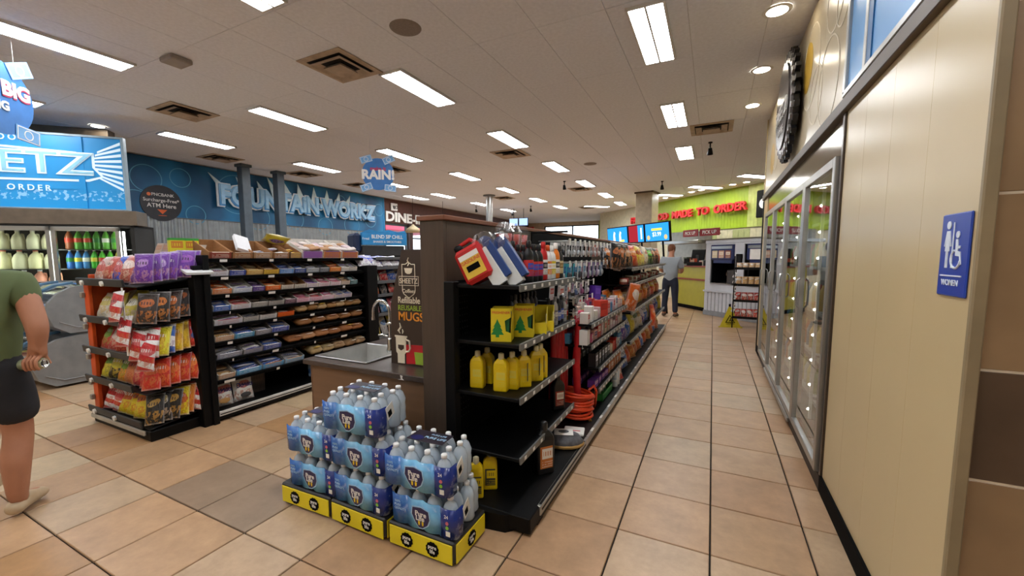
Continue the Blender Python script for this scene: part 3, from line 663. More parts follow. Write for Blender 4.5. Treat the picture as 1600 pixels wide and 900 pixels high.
put('lettering', tmesh('MADE TO ORDER', .11, .003, .012, [SGW], space=1.5), o, (-1.45, -.01, .255), (UP, 0, R(0)))
put('lettering', tmesh('FRESH FOOD', .11, .003, .012, [SGW], space=1.5), o, (-1.5, -.01, .92), (UP, 0, R(0)))
build('seam', MB().box(-.53, -.46, -.016, -.001, .02, 1.02), SGB, o)
# cooler with sliding glass doors
o = thing('left_drink_cooler', 'glass front cooler of milk and soda under the blue sign', 'cooler', diagL(0, 0, 0), R(45))
build('cabinet', MB().box(-3.2, .05, .55, .6, 0, 2.0).box(-3.2, .05, 0, .6, 0, .2).box(-3.2, .05, 0, .6, 1.96, 2.0).box(.0, .05, 0, .6, 0, 2.0), mat('cooler_dark', '1a1a18', .6), o)
build('top_fascia', MB().cbox(-3.2, .1, -.02, .3, 1.99, 2.2, .006), mat('fascia_steel', '7b7064', .3, .5), o)
for k in range(3):
    x1 = -.12-k*.79; d = build('door', MB().cbox(x1-.78, x1-.73, -.03, .01, .2, 1.96, .005).cbox(x1-.05, x1, -.03, .01, .2, 1.96, .005).cbox(x1-.78, x1, -.03, .01, 1.9, 1.96, .005).cbox(x1-.78, x1, -.03, .01, .2, .27, .005), ALU, o)
    build('pane', MB().box(x1-.74, x1-.04, -.012, -.008, .26, 1.9), gmat('cooler_glass', (.9, .94, .92), 1.4, .02), d)
build('lamp_tube', MB().box(-.915, -.895, .03, .05, .3, 1.9).box(-.11, -.09, .03, .05, .3, 1.9).box(-1.7, -1.68, .03, .05, .3, 1.9), emat('cooler_tube', (.95, 1, .9), 14.), o)
SHZ = (.24, .52, .80, 1.08, 1.36, 1.64)
for z in SHZ: build('wire_shelf', MB().box(-3.1, -.02, .1, .55, z-.012, z), DARKG, o)
jug = MB().lathe([(0, 0), (.46, 0), (.5, .05), (.5, .5), (.36, .72), (.16, .86), (.16, .92), (0, .92)], 14, cap=False, sy=.9).tube([(.3, 0, .8), (.46, 0, .78), (.5, 0, .6), (.46, 0, .45)], .06, 6).mesh('jug_body', [PLAINO])
cap_ = MB().cyl((0, 0, 0), (0, 0, 1), .5, n=12).mesh('bottle_cap', [PLAINO])
soda = MB().lathe([(0, 0), (.4, 0), (.5, .06), (.46, .2), (.5, .35), (.5, .58), (.34, .76), (.16, .88), (.16, .93), (0, .93)], 12, cap=False).mesh('soda_body', [PLAINO]); soda_l = MB().lathe([(.505, .36), (.51, .37), (.51, .56), (.505, .57)], 12, cap=False).mesh('soda_label', [PLAINO])
rl = random.Random(2)
def jugs(z, u0, n, step, kind, hgt, dia, cols, caps, nm):
    for i in range(n):
        u = u0+i*step; cc = cols[i % len(cols)]
        b = thing(nm.replace(' ', '_').split('_in_')[0].split('_of_')[0], '%s, %s from the left on its cooler shelf' % (nm, ordn(i)), 'bottle', diagL(u, .2, z), R(45), nm+' in the left cooler')
        put('body', kind, b, scale=(dia, dia, hgt/.93), color=cc)
        put('cap', cap_, b, (0, 0, hgt*.985), scale=(dia*.34, dia*.34, .02), color=caps)
        if kind is soda: put('label', soda_l, b, scale=(dia, dia, hgt/.93), color=rl.choice(['c83a2a', 'e0e0d4', '2c7a3a', 'e8e8e8', 'd8c83a']))
jugs(1.64, -1.72, 5, .165, jug, .25, .145, ['e6e2c2', 'ded8b4', 'd2caa8'], 'd8d0c0', 'pale milk jug high')
jugs(1.36, -1.74, 5, .175, jug, .255, .165, ['ece8c4', 'e6e0b0'], 'd8705a', 'pale milk jug low')
jugs(1.08, -1.7, 5, .17, jug, .25, .15, ['e8a080', 'd89078'], 'e0e0e0', 'pinkish drink jug')
jugs(1.64, -.82, 6, .108, soda, .27, .1, ['8a4a2a', '4f9a2c', '58a834', '4a9a30', '66b23e', '5aa030'], 'e0e0d0', 'green soda bottle high')
jugs(1.36, -.83, 7, .095, soda, .26, .088, ['2a66b4', '3d8fd0', '3a86cc', '3fae2c', '58c234', '4fb42c', 'b8a040'], 'e8e8e0', 'blue or green soda bottle')
jugs(.52, -.83, 6, .108, soda, .27, .1, ['c8d23c', 'b8c838', '9ab83a'], 'e0e0d0', 'yellow soda bottle low')
jugs(.52, -1.72, 6, .13, soda, .27, .1, ['a8c030', 'c8a83a', 'b83a2a'], 'e0e0d0', 'mixed soda bottle low')
# ---- stacked bunker freezers
FZ = mat('freezer_grey', '85888a', .45, .1); FRG = gmat('freezer_glass', (.75, .82, .88), 1.5, .03, .08)
def freezer(z0, y0, nm):
    o = thing('ice_cream_freezer', nm, 'freezer', (-6.75, y0, z0))
    prof = [(.62, 0.03), (.18, 0.03), (.05, .12), (0, .28), (.02, .40), (.10, .50), (.22, .57), (.40, .60), (.62, .60)]
    MX = Matrix(((0, 0, 1, 0), (1, 0, 0, 0), (0, 1, 0, 0), (0, 0, 0, 1)))
    build('end_panel', MB().prism(prof, -.06, 0, M=MX), FZ, o)
    build('end_panel', MB().prism(prof, -1.5, -1.44, M=MX), FZ, o)
    lower = [(.62, .03), (.18, .03), (.05, .12), (0, .28), (.03, .28), (.08, .14), (.2, .07), (.62, .07)]
    build('tub', MB().prism(lower, -1.44, -.06, M=MX), FZ, o); build('back', MB().box(-1.44, -.06, .58, .62, .03, .6), FZ, o)
    pts = prof[3:8]; vs = []
    for (y, z) in pts: vs += [(-1.44, y, z), (-.06, y, z)]
    build('curved_glass', MB().add(vs, [(2*i, 2*i+1, 2*i+3, 2*i+2) for i in range(len(pts)-1)], 0, True), FRG, o)
    for x in (-.5, -.95): build('glass_rib', MB().tube([(x, y-.005, z+.005) for y, z in pts], .018, 6), mat('rib_blue', '4a6f8c', .4), o)
    build('trim_line', MB().tube([(.004, y, z) for y, z in [(.62, .09), (.25, .09), (.1, .17)]], .006, 5), mat('trim_grey', '8e9092', .5), o)
    for k in range(8):
        put('frozen_tub', BOXM, o, (-1.3+k*.165, .3, .16), scale=(.13, .3, .14), color=rl.choice(['d8dce0', '3d8fd0', 'e0c040', 'c84a3a', 'e8e8e8']), c2='f0f0f0')
    return o
f2 = freezer(.0, 1.68, 'lower grey ice cream freezer with curved glass by chip end cap')
for x in (-.15, -1.35): build('caster', MB().cyl((x-.02, .35, .03), (x+.02, .35, .03), .03, n=12), DARKG, f2)
freezer(.60, 1.84, 'upper grey ice cream freezer stacked on the lower one')

# ================================================================== CANDY GONDOLA with chip end cap
CG = thing('candy_gondola', 'long black gondola of candy trays facing the sink counter', 'shelf', (-4.0, 2.07, 0))
build('spine_panel', MB().box(-.52, -.48, 0, 2.05, 0, 1.53), BLACKM, CG); build('base_deck', MB().cbox(-.5, .0, 0.03, 1.9, .02, .10, .004), BLACK, CG)
build('kick_rail', MB().cbox(-.02, .012, .03, 1.9, .055, .10, .003), mat('white_rail', 'c8c6c2', .4), CG); build('rail_groove', MB().box(.012, .015, .05, 1.88, .07, .078), BLACK, CG)
build('end_panel', MB().cbox(-.52, .04, -.02, .03, 0, 1.53, .004), BLACK, CG); build('end_panel', MB().cbox(-.52, .05, 1.88, 2.06, 0, 1.5 - .1, .004), BLACK, CG)
CZ = (1.515, 1.355, 1.19, 1.035, .905, .755, .59, .40); TILT = R(14)
for z in CZ:
    ti = TILT if z < 1.5 else R(10)
    s = build('shelf', MB().cbox(0, 1.82, 0, .40, -.014, 0, .003), BLACK, CG, loc=(0, .04, z-.02), rot=(ti, 0, R(90)))
    build('price_channel', MB().cbox(0, 1.82, -.012, 0, -.028, .004, .002), BLACKM, s)
    for k in range(8): build('price_tag', MB().box(.06+k*.225+rl.random()*.1, .11+k*.225+rl.random()*.0+.05, -.0145, -.012, -.026, -.002), TAGW, s) if k % 2 == 0 else None
def on_shelf(z, y, d, h=0., ti=TILT): # point on a sloped candy shelf: d = distance back from front edge
    return (-4.0-d*math.cos(ti)+h*math.sin(ti), y, z-.02+d*math.sin(ti)+h*math.cos(ti))
WRAPS = {'choc': ('4a2a1c', 'e0d8c8'), 'red': ('c0242c', 'f0e8e0'), 'white': ('e4e2e0', '7a4ab0'), 'blue': ('2a56b0', 'f0f0f0'), 'orange': ('e06a1c', 'f4e0b0'), 'purple': ('6a2f9a', 'e8e0f0'), 'yellow': ('e6c423', 'b02a20'),
         'pink': ('d86a8c', 'f8eef0'), 'brown': ('7a4a26', 'e8d8b0'), 'teal': ('3f7f86', 'e0eef0'), 'silver': ('b8b8bc', '2a3a80'), 'tan': ('c89a5a', 'f0e0c0'), 'green': ('3f8a3a', 'f0f0d8')}
TC = {'card': TRAYC, 'grey': TRAYP, 'white': TRAYW}
def tray_row(si, spec, y0=2.13, ti=TILT, depth=.27, hh=.108):
    """spec: list of (width, tray kind, outside colour, accent, wrap, count)"""
    y = y0; z = CZ[si]
    for i, (w_, k, c1, c2, wr, n) in enumerate(spec):
        yc = y+w_/2; nm = '%s candy shelf' % ordn(si)
        tag(put('display_tray', TC[k], None, on_shelf(z, yc, .015+depth/2, .001, ti), (ti, 0, R(90)), (w_-.006, depth, hh), c1, c2), '%s open display tray along the %s from the top' % (ordn(i), nm), 'tray', 'candy display trays')
        for q in range(n):
            a, b = WRAPS[wr]; hq = .012+.5*hh*(q % 2)*.5+.02*(q // 3)
            dd = .05+(depth-.08)*(q+.5)/max(n, 1)
            tag(put('candy_bar', BAR, None, on_shelf(z, yc+rl.uniform(-.008, .008), dd, .008+hq*.7, ti), (ti, rl.uniform(-.15, .15), R(90+rl.uniform(-12, 12))), (w_*.86, .055, .034), a, b, st=0.), '%s wrapped bars in the %s tray of the %s from top' % (wr, ordn(i), nm), 'candy bar', 'wrapped bars in the %s tray of candy shelf %s' % (ordn(i), ordn(si)))
        y += w_
T_ = tray_row
T_(0, [(.2, 'card', '8a3a2c', 'e8e0d0', 'choc', 0), (.2, 'card', '9a6a42', 'd8d0c0', 'tan', 0), (.2, 'card', 'a8805a', 'd8d8d8', 'silver', 1), (.19, 'card', '9a6a42', 'e8e8e8', 'white', 2), (.14, 'card', 'a8805a', 'e0c040', 'yellow', 3)], ti=R(10), depth=.3, hh=.13)
for i in range(3):
    yc = 3.06+.14+i*.265
    tag(put('pastry_case', TRAYW, None, on_shelf(CZ[0], yc, .17, .001, R(10)), (R(10), 0, R(90)), (.255, .32, .17), 'b8703a' if i else '8a5a9a', '7a4a9a'), '%s of the three white and purple pastry cases on the top candy shelf' % ordn(i), 'tray', 'pastry cases')
    for q in range(6): tag(put('pastry_pack', LOAF, None, on_shelf(CZ[0], yc-.07+.14*(q % 2), .08+.09*(q//2), .07+.005*q, R(10)), (R(12), rl.uniform(-.2, .2), R(90+rl.uniform(-25, 25))), (.12, .08, .05), rl.choice(['d8c0b8', 'e8dcd8', 'c89a70', 'e6d0d8'])), 'iced pastry packs in the %s pastry case' % ordn(i), 'pastry', 'pastries in the %s case' % ordn(i))
G, W_, C_ = 'grey', 'white', 'card'
T_(1, [(.16, W_, 'd8d8e0', '7a3030', 'white', 2), (.16, G, '3a4aa0', 'e0e0e0', 'choc', 3), (.17, C_, 'c8a05a', 'e8d8a0', 'tan', 3), (.17, C_, 'd8b040', '8a4a20', 'brown', 2), (.17, W_, '5a8ac8', 'e0e4f0', 'blue', 4), (.15, G, '2a4a90', 'e0e0e0', 'blue', 2), (.17, G, '9aa0a8', 'd0d4d8', 'silver', 2), (.14, G, '6a6e78', 'd0d0d0', 'silver', 1), (.17, C_, 'e07a2c', 'f4d8a0', 'orange', 5), (.13, W_, 'd0c8c0', 'f0f0f0', 'white', 4), (.12, W_, 'd0c8c0', '8a8a90', 'white', 4)])
T_(2, [(.18, W_, 'd88a5a', 'e8e0d8', 'orange', 4), (.19, W_, 'd8dce4', '6a7ab0', 'white', 3), (.13, G, '5a3a8a', 'd8d0e0', 'purple', 3), (.17, C_, 'e0641c', 'f8d0a0', 'orange', 2), (.15, C_, 'cfc8bc', '5a3a26', 'choc', 1), (.15, C_, 'cfc8bc', '5a3a26', 'choc', 1), (.16, W_, 'd8d0c8', '7a4ab0', 'purple', 3), (.16, W_, 'e0d0d4', 'c03a5a', 'pink', 4), (.16, W_, 'e0d0d4', 'c03a5a', 'pink', 5), (.14, G, 'd8c8b8', '8a5a3a', 'tan', 4), (.12, G, '4a7a80', 'd0e0e0', 'teal', 4)])
T_(3, [(.16, W_, '3a6ac0', 'e8e8f0', 'blue', 4), (.19, W_, 'd8d8e0', 'b06a4a', 'red', 4), (.17, G, '9a9894', 'd8d4d0', 'choc', 1), (.18, G, 'a8a49e', '5a5450', 'choc', 1), (.14, G, '6a4a5a', 'd8c0c8', 'choc', 2), (.17, W_, 'e0b8c8', 'c03a4a', 'pink', 5), (.17, W_, 'e0b8c8', 'c03a4a', 'red', 5), (.16, W_, 'e0b8c8', 'f0f0f0', 'pink', 5), (.14, W_, 'd0c0b8', '2a56b0', 'silver', 5), (.13, W_, 'd0c0c8', '2a3a90', 'blue', 4)])
T_(4, [(.26, W_, 'c8c8d0', 'b04a5a', 'white', 4), (.16, G, 'b8b4b0', '4a4a50', 'silver', 2), (.19, G, 'c8c8c8', '5a4a44', 'choc', 1), (.2, C_, 'e0641c', 'c03010', 'choc', 2)])
T_(5, [(.17, W_, 'c8a080', 'e0d8d0', 'tan', 3), (.2, G, '4a90b8', 'e0e8f0', 'blue', 4), (.17, G, '8a8890', 'd0d0d8', 'silver', 2), (.2, W_, '3a4aa0', 'e0e0f0', 'blue', 4)])
T_(6, [(.24, G, '8a8ea0', 'e0e4f0', 'silver', 4), (.2, G, '9a98a0', '3a4a90', 'white', 4), (.2, G, '4a5aa0', 'e0e0e8', 'blue', 4)])
T_(7, [(.16, W_, 'b89a80', 'e0d8d0', 'tan', 3), (.26, G, '5aa0d0', 'e8f0f8', 'blue', 4), (.24, G, '5aa0d0', 'd88a3a', 'blue', 4), (.24, G, '8ab0d0', 'c8a070', 'silver', 4)])
def breads(si, y0, y1, n, cols, nm):
    for i in range(n):
        for rr_ in range(2):
            y = y0+(y1-y0)*(i+.5)/n
            b = put('pastry_pack', LOAF, None, on_shelf(CZ[si], y, .09+.13*rr_, .002), (TILT, 0, R(90+rl.uniform(-10, 10))), ((y1-y0)/n*.98, .13, .075+.03*rl.random()), rl.choice(cols))
            tag(b, '%s, %s from the near end, %s row of candy shelf %s' % (nm, ordn(i), ('front', 'back')[rr_], ordn(si)), 'pastry', 'pastries on candy shelf %s' % ordn(si))
            put('wrapper_label', BOXM, b, (rl.uniform(-.2, .2), -.3, .86), (.9, 0, 0), (.4, .05, .35), rl.choice(['e8e2d4', 'd8c040', 'c8a080', 'e0d8c8']), 'a06030')
breads(4, 2.98, 3.9, 7, ['d8b078', 'c89a60', 'e0c090', 'b88850'], 'golden wrapped pastry'); breads(5, 2.98, 3.92, 5, ['b07a48', 'a06838', 'c08a58'], 'brown bread roll pack')
breads(6, 2.85, 3.92, 6, ['b87a4a', 'c88a58', 'd8a070'], 'wrapped sweet roll'); breads(7, 3.12, 3.95, 5, ['a8845c', 'c0a078', '8a6a48', 'c8b080'], 'bagged bun pack')
# base shelf goods
for i, (y, c2) in enumerate([(2.22, 'c89a5a'), (2.42, '3a3a3c')]):
    b = put('donut_bag', BAG, None, (-4.12, y, .101), (R(-12), 0, R(84)), (.19, .1, .24), 'ecebe6', 'b03a3a', st=0.)
    tag(b, 'white bag of small donuts with %s print standing on the bottom shelf' % ('brown', 'black')[i], 'bag', 'donut bags')
    put('print_window', CAN, b, (.0, -.43, .22), (R(90), 0, 0), (.5, .2, .1), c2, c2); text('Donuts', .26, b, (0, -.52, .55), NAVY, .01, .02)
for i, y in enumerate((2.42, 2.62)):
    tag(put('brown_carton', BOXM, None, (-4.33, y, .101), (0, 0, R(90)), (.18, .2, .26), '2a211c', '3a2c22'), '%s dark carton behind the donut bags' % ('near', 'far')[i], 'box', 'dark cartons')
# goods on top of the gondola, behind the end cap
for i in range(6):
    tag(put('snack_carton', BOXM, None, (-4.95+.0*i, 1.75+.0, 1.535) if False else (-5.0+i*.13, 2.2, 1.531), (R(-20), 0, 0), (.125, .06, .12), rl.choice(['b8b0a8', 'a08a78', '8a7a70', 'c8c0b8']), rl.choice(['5a3a30', '9a6a4a'])), '%s small grey carton in the row atop the gondola end' % ordn(i), 'box', 'cartons atop the gondola')
for i in range(2):
    b = put('yellow_chip_carton', BOXM, None, (-4.3+.0*i, 2.02+.115*i, 1.531), (0, 0, R(75)), (.11, .08, .15), 'd8cf2a', 'c87a2a'); tag(b, '%s bright yellow and green carton standing atop the gondola end' % ('left', 'right')[i], 'box', 'yellow cartons')
    put('green_band', PBOX, b, (0, 0, .87), scale=(1.02, 1.02, .14), color='3a9a3a')
tag(put('white_carton', PBOX, None, on_shelf(CZ[0], 2.52, .2, .1, R(10)), (R(38), .3, R(80)), (.13, .24, .035), 'e4e6ea'), 'white flat carton thrown tilted into a brown tray', 'box')
tag(put('chip_bag', BAG, None, on_shelf(CZ[0], 2.92, .3, .12, R(10)), (R(70), .2, R(70)), (.24, .08, .2), 'd8c838', '7a4ab0', st=0.), 'yellow and purple bag lying across the top trays', 'bag')
b = put('white_flat_tray', PBOX, None, (-4.03, 2.02, 1.39), (R(12), 0, R(80)), (.2, .26, .02), 'd8dadc'); tag(b, 'white flat tray lid jutting above the chip end cap post', 'tray')

# ---- chip end cap
EC = thing('chip_end_cap', 'black and orange end cap rack of chip bags facing the camera', 'shelf', (-4.58, 1.62, 0))
ORG = mat('orange_side', 'd9541c', .5, 0, .1)
build('back_panel', MB().box(-.52, .52, .4, .43, 0, 1.42), BLACKM, EC)
build('side_panel', MB().cbox(-.53, -.5, .06, .43, .02, 1.36, .004), ORG, EC); build('post', MB().cbox(.5, .6, .36, .46, 0, 1.44, .006), BLACK, EC); build('post', MB().cbox(-.6, -.52, .36, .46, 0, 1.40, .006), BLACK, EC)
build('front_strip', MB().cbox(-.55, -.46, .03, .06, .05, 1.3, .004), ORG, EC)
for z in (.2, .34, .58, .86, 1.15): build('clip', MB().cbox(-.56, -.52, .0, .03, z, z+.05, .006), mat('clip_grey', '9a9488', .5), EC)
build('base', MB().cbox(-.5, .52, 0.0, .42, 0, .09, .008), BLACK, EC); build('base_rail', MB().cbox(-.51, .45, -.018, 0, .045, .085, .004), mat('base_rail_tan', 'a8a294', .4), EC)
EZ = (.10, .39, .66, .94, 1.27)
for k, z in enumerate(EZ):
    s = build('shelf', MB().cbox(-.5, .52, 0, .42, -.012, 0, .003), BLACK, EC, loc=(0, 0, z+.01), rot=(R(7), 0, 0))
    build('front_lip', MB().cbox(-.54, .32+.1*(k == 0), -.018, 0, -.01, .055, .005), DARKG, s)
    for x in (-.4, -.02): build('price_knob', MB().cyl((x, -.018, .015), (x, -.034, .015), .022, n=10), TAGW, s)
RA = random.Random(9)
def bag(name, label, group, loc, rot, size, c1, c2, st=0., cat='bag'):
    return tag(put(name, BAG, None, loc, rot, size, c1, c2, st=float(st)), label, cat, group)
ECB = [  # bottom to top: front row bags, then side column bags (front to back)
    ([('e8e4e0', 'c8282c', 22), ('e8e4e0', 'c8282c', 22), ('d8c024', 'c8381c', 0), ('d8c024', 'c8381c', 0), ('e0c838', 'd84a1c', 0), ('c8b040', '4a7a2c', 0)], [('26221f', 'c8a04a', 0), ('1f1c1b', 'c8c0b0', 0), ('26221f', 'c8a04a', 0), ('e6cf1c', 'c83a1c', 0), ('e0882c', 'c8202a', 0), ('e8e6e4', 'c8242c', 20), ('e8e6e4', 'c8242c', 20)]),
    ([('d8c838', '3a8a2c', 0), ('26221f', 'd8c830', 0), ('d8882c', '58a02c', 0), ('c87a4a', 'c8302c', 0), ('c8303a', 'e0a08a', 0), ('c8342c', 'd87a5a', 0)], [('d03020', 'e07a4a', 0), ('c83424', 'e8703a', 0), ('d8381c', 'e8803a', 0), ('c8301c', 'e07030', 0), ('d03a20', 'e88a40', 0), ('cc3a1c', 'e8a050', 0)]),
    ([('b83a30', '5aa02c', 0), ('c8423a', 'e0d8d0', 0), ('b8342c', 'e08a4a', 0), ('b8402c', 'd8c040', 0), ('c8342c', 'e8e4e0', 20)], [('e4e2e0', 'c8282c', 18), ('d8d02c', 'c8a018', 0), ('d8d4d4', '2a5ab0', 9), ('e0b828', 'c8901c', 0), ('e0b828', 'b8841c', 0), ('2a3a78', 'd83a2c', 8), ('d8d4d4', '2a3a80', 9)]),
    ([('d8d0c0', 'c8b84a', 0), ('d8c838', 'e8e0b0', 0), ('d8cc50', 'e8e4d8', 0), ('c8b8a0', '7a5a4a', 0)], [('3a302c', 'c8703a', 0), ('2c2826', 'd8803a', 0), ('3a2c28', 'd87a3a', 0), ('2c2626', 'c8682c', 0), ('1f6a34', '3f9a4a', 0)]),
    ([('c8b0a8', 'b83a2c', 0), ('b84a3a', 'e0c8b8', 0), ('2a4ab8', 'c85a3a', 0), ('b85a4a', 'e8d8d0', 0), ('6a3a8a', 'c87a4a', 0)], [('6a2f9c', 'b890d0', 0), ('7034a4', '5a2a80', 0), ('6a2f9c', 'c0a0d8', 0), ('7438a8', '5a2a84', 0), ('6a2c98', 'b48ccc', 0), ('6e34a0', '9a5ab8', 0), ('662c94', 'a874c4', 0)])]
for k, (front, side) in enumerate(ECB):
    z = EZ[k]+.018; n = len(front); sn = 'the %s chip end cap shelf from bottom' % ordn(k); h_ = .235 if k < 4 else .225
    for i, (c1, c2, st) in enumerate(front):
        x = -5.0+(i+.5)*(.86/n)
        for rr_ in range(2):
            bag('chip_bag', 'bag %s from left, %s row, on %s' % (ordn(i), ('front', 'second')[rr_], sn), 'chip bags on the end cap', (x+RA.uniform(-.01, .01), 1.68+rr_*.13, z+.01+.016*rr_), (R(-24+RA.uniform(-5, 5)), RA.uniform(-.12, .12), RA.uniform(-.15, .15)), (.205, .085, h_+.015), c1, c2, st)
    for i, (c1, c2, st) in enumerate(side):
        y = 1.66+i*(.40/len(side))
        bag('chip_bag', 'side column bag, %s from front, on %s' % (ordn(i), sn), 'chip bags on the end cap', (-4.08+RA.uniform(-.01, .03), y, z+.012+.12*(y-1.62)), (R(-17+RA.uniform(-6, 6)), RA.uniform(-.14, .05), RA.uniform(.45, .8)), (.15, .06, h_+.015), c1, c2, st)
# bags clipped on the hanging strip at the corner
ST = thing('clip_strip', 'white clip strip of hanging snack bags at the end cap corner', 'display strip', (-4.2, 1.575, .72))
build('strip', MB().box(-.012, .012, -.002, .002, 0, .55), TAGW, ST)
for i, (dx, z, sx) in enumerate([(-.04, 1.02, .19), (0.0, .82, .15), (.08, .70, .13), (.16, .62, .13)]):
    bag('hanging_snack_bag', 'red and white striped bag hanging %s from the clip strip' % ('highest', 'second', 'third', 'lowest')[i], 'hanging striped bags', (-4.2+dx, 1.52+.03*(i > 1)+.02*i, z-.02), (R(-14), .05*i-.1, .2*i), (sx, .06, .25), 'e6e2e0', 'c8282c', 16)
# ---- next gondola behind the candy run
G2 = thing('chip_gondola', 'black gondola of blue and white snack bags beyond the candy run', 'shelf', (-4.0, 4.16, 0))
build('spine_panel', MB().box(-.55, -.51, 0, 3.0, 0, 1.53), BLACKM, G2); build('base_deck', MB().cbox(-.52, 0, 0, 3.0, 0, .1, .004), BLACK, G2)
for z in (1.50, 1.37, 1.18, 1.0, .74, .42): s = build('shelf', MB().cbox(-.52, .0, 0.0, 3.0, z-.015, z, .003), BLACK, G2); build('price_channel', MB().cbox(0, .012, 0, 3, z-.03, z+.01, .002), mat('channel_grey', '55575a', .5), s)
cols2 = [[('d8d8da', '2a4ab8'), ('2a52c0', 'e8e8ea'), ('d8dcd8', '6a8a6a'), ('e0e0e4', '2a56c0')], [('d8dcd8', '5a8a6a'), ('c8302c', 'e8e0e0'), ('3a66c0', 'e8e8f0'), ('d8d8d8', '3a5ab0')], [('e07040', 'e8d8c0'), ('4a4a50', 'c8c8c8'), ('c8302c', 'e8e0d8')], [('d88a9a', 'f0e0e4'), ('3a8ac8', 'e8f0f8'), ('c85a6a', 'f0e0e0')], [('d8c030', 'e8e8e0'), ('d8d4cc', '4a7ab0')], [('c8a878', 'e8dcc8'), ('d0b890', '3a8ab0')]]
for k, z in enumerate((1.501, 1.37, 1.18, 1.0, .74, .42)):
    hh = (.0, .13, .16, .15, .2, .26)[k]
    if k == 0: continue
    for i in range(10):
        c1, c2 = cols2[k-1][i % len(cols2[k-1])]
        bag('snack_bag', 'snack bag %s along shelf %s of the far chip gondola' % (ordn(i), ordn(k)), 'bags beyond the candy run', (-4.1, 4.25+i*.16, z+.001), (R(-18), 0, R(90+RA.uniform(-10, 10))), (.15, .07, hh), c1, c2)
for i in range(7):
    bag('snack_bag', 'large blue and white bag %s leaning on the end of the candy run' % ordn(i), 'blue and white bags', (-4.0-.03*(i % 2), 3.98+i*.095, 1.402 if i < 2 else 1.39), (R(-50), .1*(i % 3)-.1, R(80-6*i % 9)), (.2, .08, .2), ('d4d6da', '2a4ec0')[i % 2], ('2a4ec0', 'e4e6ea')[i % 2])
o = thing('case_of_water', 'clear wrapped bottled water case on the bottom candy shelf', 'water case', (-4.2, 3.45, .101), R(90))
wbm = MB().lathe([(0, 0), (.028, 0), (.031, .02), (.028, .06), (.031, .1), (.024, .15), (.012, .17), (.012, .185), (0, .185)], 10, cap=False).mesh('small_water_bottle', [omat('water_blue', .12)])
for i in range(6):
    for j in range(3): put('bottle', wbm, o, (-.17+i*.066, -.1+j*.07, 0), color='9dbfe0')
build('film', MB().cbox(-.21, .21, -.14, .1, 0, .12, .02), mat('film_blue', '4a78c0', .25), o) if False else put('film', MB().cbox(-.21, .21, -.135, .08, .03, .1, .02).mesh('film', [gmat('blue_film', (.45, .62, .9), 1.4, .1)]), o)
# blue frozen drink machine topper
o = thing('frozen_drink_machine', 'dark machine with blue BLEND SIP CHILL topper beyond the gondolas', 'machine', (-6.2, 6.7, 0), R(62))
build('cabinet', MB().cbox(-.45, .45, 0, .6, 0, 1.75, .02), DARKG, o); build('topper', MB().cbox(-.46, .5, -.02, .1, 1.76, 2.02, .01), mat('topper_blue', '2a86c4', .4), o); build('side_shell', MB().cbox(-.62, -.46, .0, .5, 1.6, 2.0, .05), mat('shell_navy', '18284a', .4), o)
build('wave', MB().prism([(-.46, 0), (.5, 0), (.45, .05), (.3, .02), (.1, .06), (-.1, .02), (-.3, .06)], 0, .02, M=Matrix.Translation((0, .0, 2.02)) @ MS), MATS['topper_blue'], o)
text('BLEND SIP CHILL', .105, o, (.07, -.022, 1.9), WHITE, .002, .015, sx=.85); text('SHAKES & SMOOTHIES', .06, o, (.07, -.022, 1.81), WHITE, .002, .01); text('f·real', .07, o, (-.38, -.022, 1.87), WHITE, .002, .01)
# ================================================================== PARTITION, SINK COUNTER
BRW = mat('brown_laminate', '4b3d32', .42, 0, .14, 5, 0, .5, (6, 6, .6)); CAPM = mat('red_brown_cap', '7a4a33', .4, 0, .1)
PT = thing('brown_partition', 'dark brown laminate partition with red-brown cap between the aisles', 'partition', (-1.485, 2.0, 0))
build('end_board', MB().cbox(-.085, .085, 0, .03, 0, 1.715, .003), BRW, PT)
for k in range(5): build('side_board', MB().cbox(.06, .085, .032+k*1.4, .03+(k+1)*1.4-.002, 0, 1.715, .003), BRW, PT); build('side_board', MB().cbox(-.085, -.06, .032+k*1.4, .03+(k+1)*1.4-.002, 0, 1.715, .003), BRW, PT)
build('core', MB().box(-.06, .06, .03, 7.0, 0, 1.71), BRW, PT); build('cap', MB().cbox(-.1, .1, -.015, 7.02, 1.715, 1.745, .005), CAPM, PT)
CT = thing('sink_counter', 'brown laminate counter cabinet under the dark worktop', 'cabinet', (-2.15, 2.06, 0))
LAM = mat('counter_laminate', '7a5b42', .4, 0, .1, 4, 0, .5, (.6, .6, 6)); build('body', MB().box(-.5, .57, .02, 1.6, 0, .12).box(-.48, .57, .03, .05, .12, .715), BLACKM, CT)
build('front_panel', MB().cbox(-.5, .575, 0, .03, .06, .715, .003), LAM, CT); build('side_panel', MB().cbox(-.515, -.503, .0, 1.6, .06, .715, .003), LAM, CT)
WK = mat('worktop_dark', '453a34', .3, 0, .15, 30)
WT = thing('worktop', 'dark speckled worktop with cut-out around the steel sink', 'worktop', (-2.15, 2.03, .718))
build('slab', MB().box(-.545, .575, 0, .1, 0, .036).box(-.545, .575, .59, 1.65, 0, .036).box(-.545, -.5, .1, .59, 0, .036).box(-.03, .575, .1, .59, 0, .036), WK, WT); build('front_edge', MB().cbox(-.548, .575, -.008, .0, 0, .036, .003), WK, WT); build('chipped_spot', MB().prism([(.36, .0), (.385, .005), (.38, .03), (.40, .026), (.395, .01), (.41, .0)], .0, .002, M=Matrix.Translation((0, -.008, .0)) @ Matrix.Rotation(UP, 4, 'X')), WHITE, WT)
SK = thing('steel_sink', 'square stainless steel sink set in the worktop', 'sink', (-2.415, 2.375, .754))
a = .235; r_ = MB()
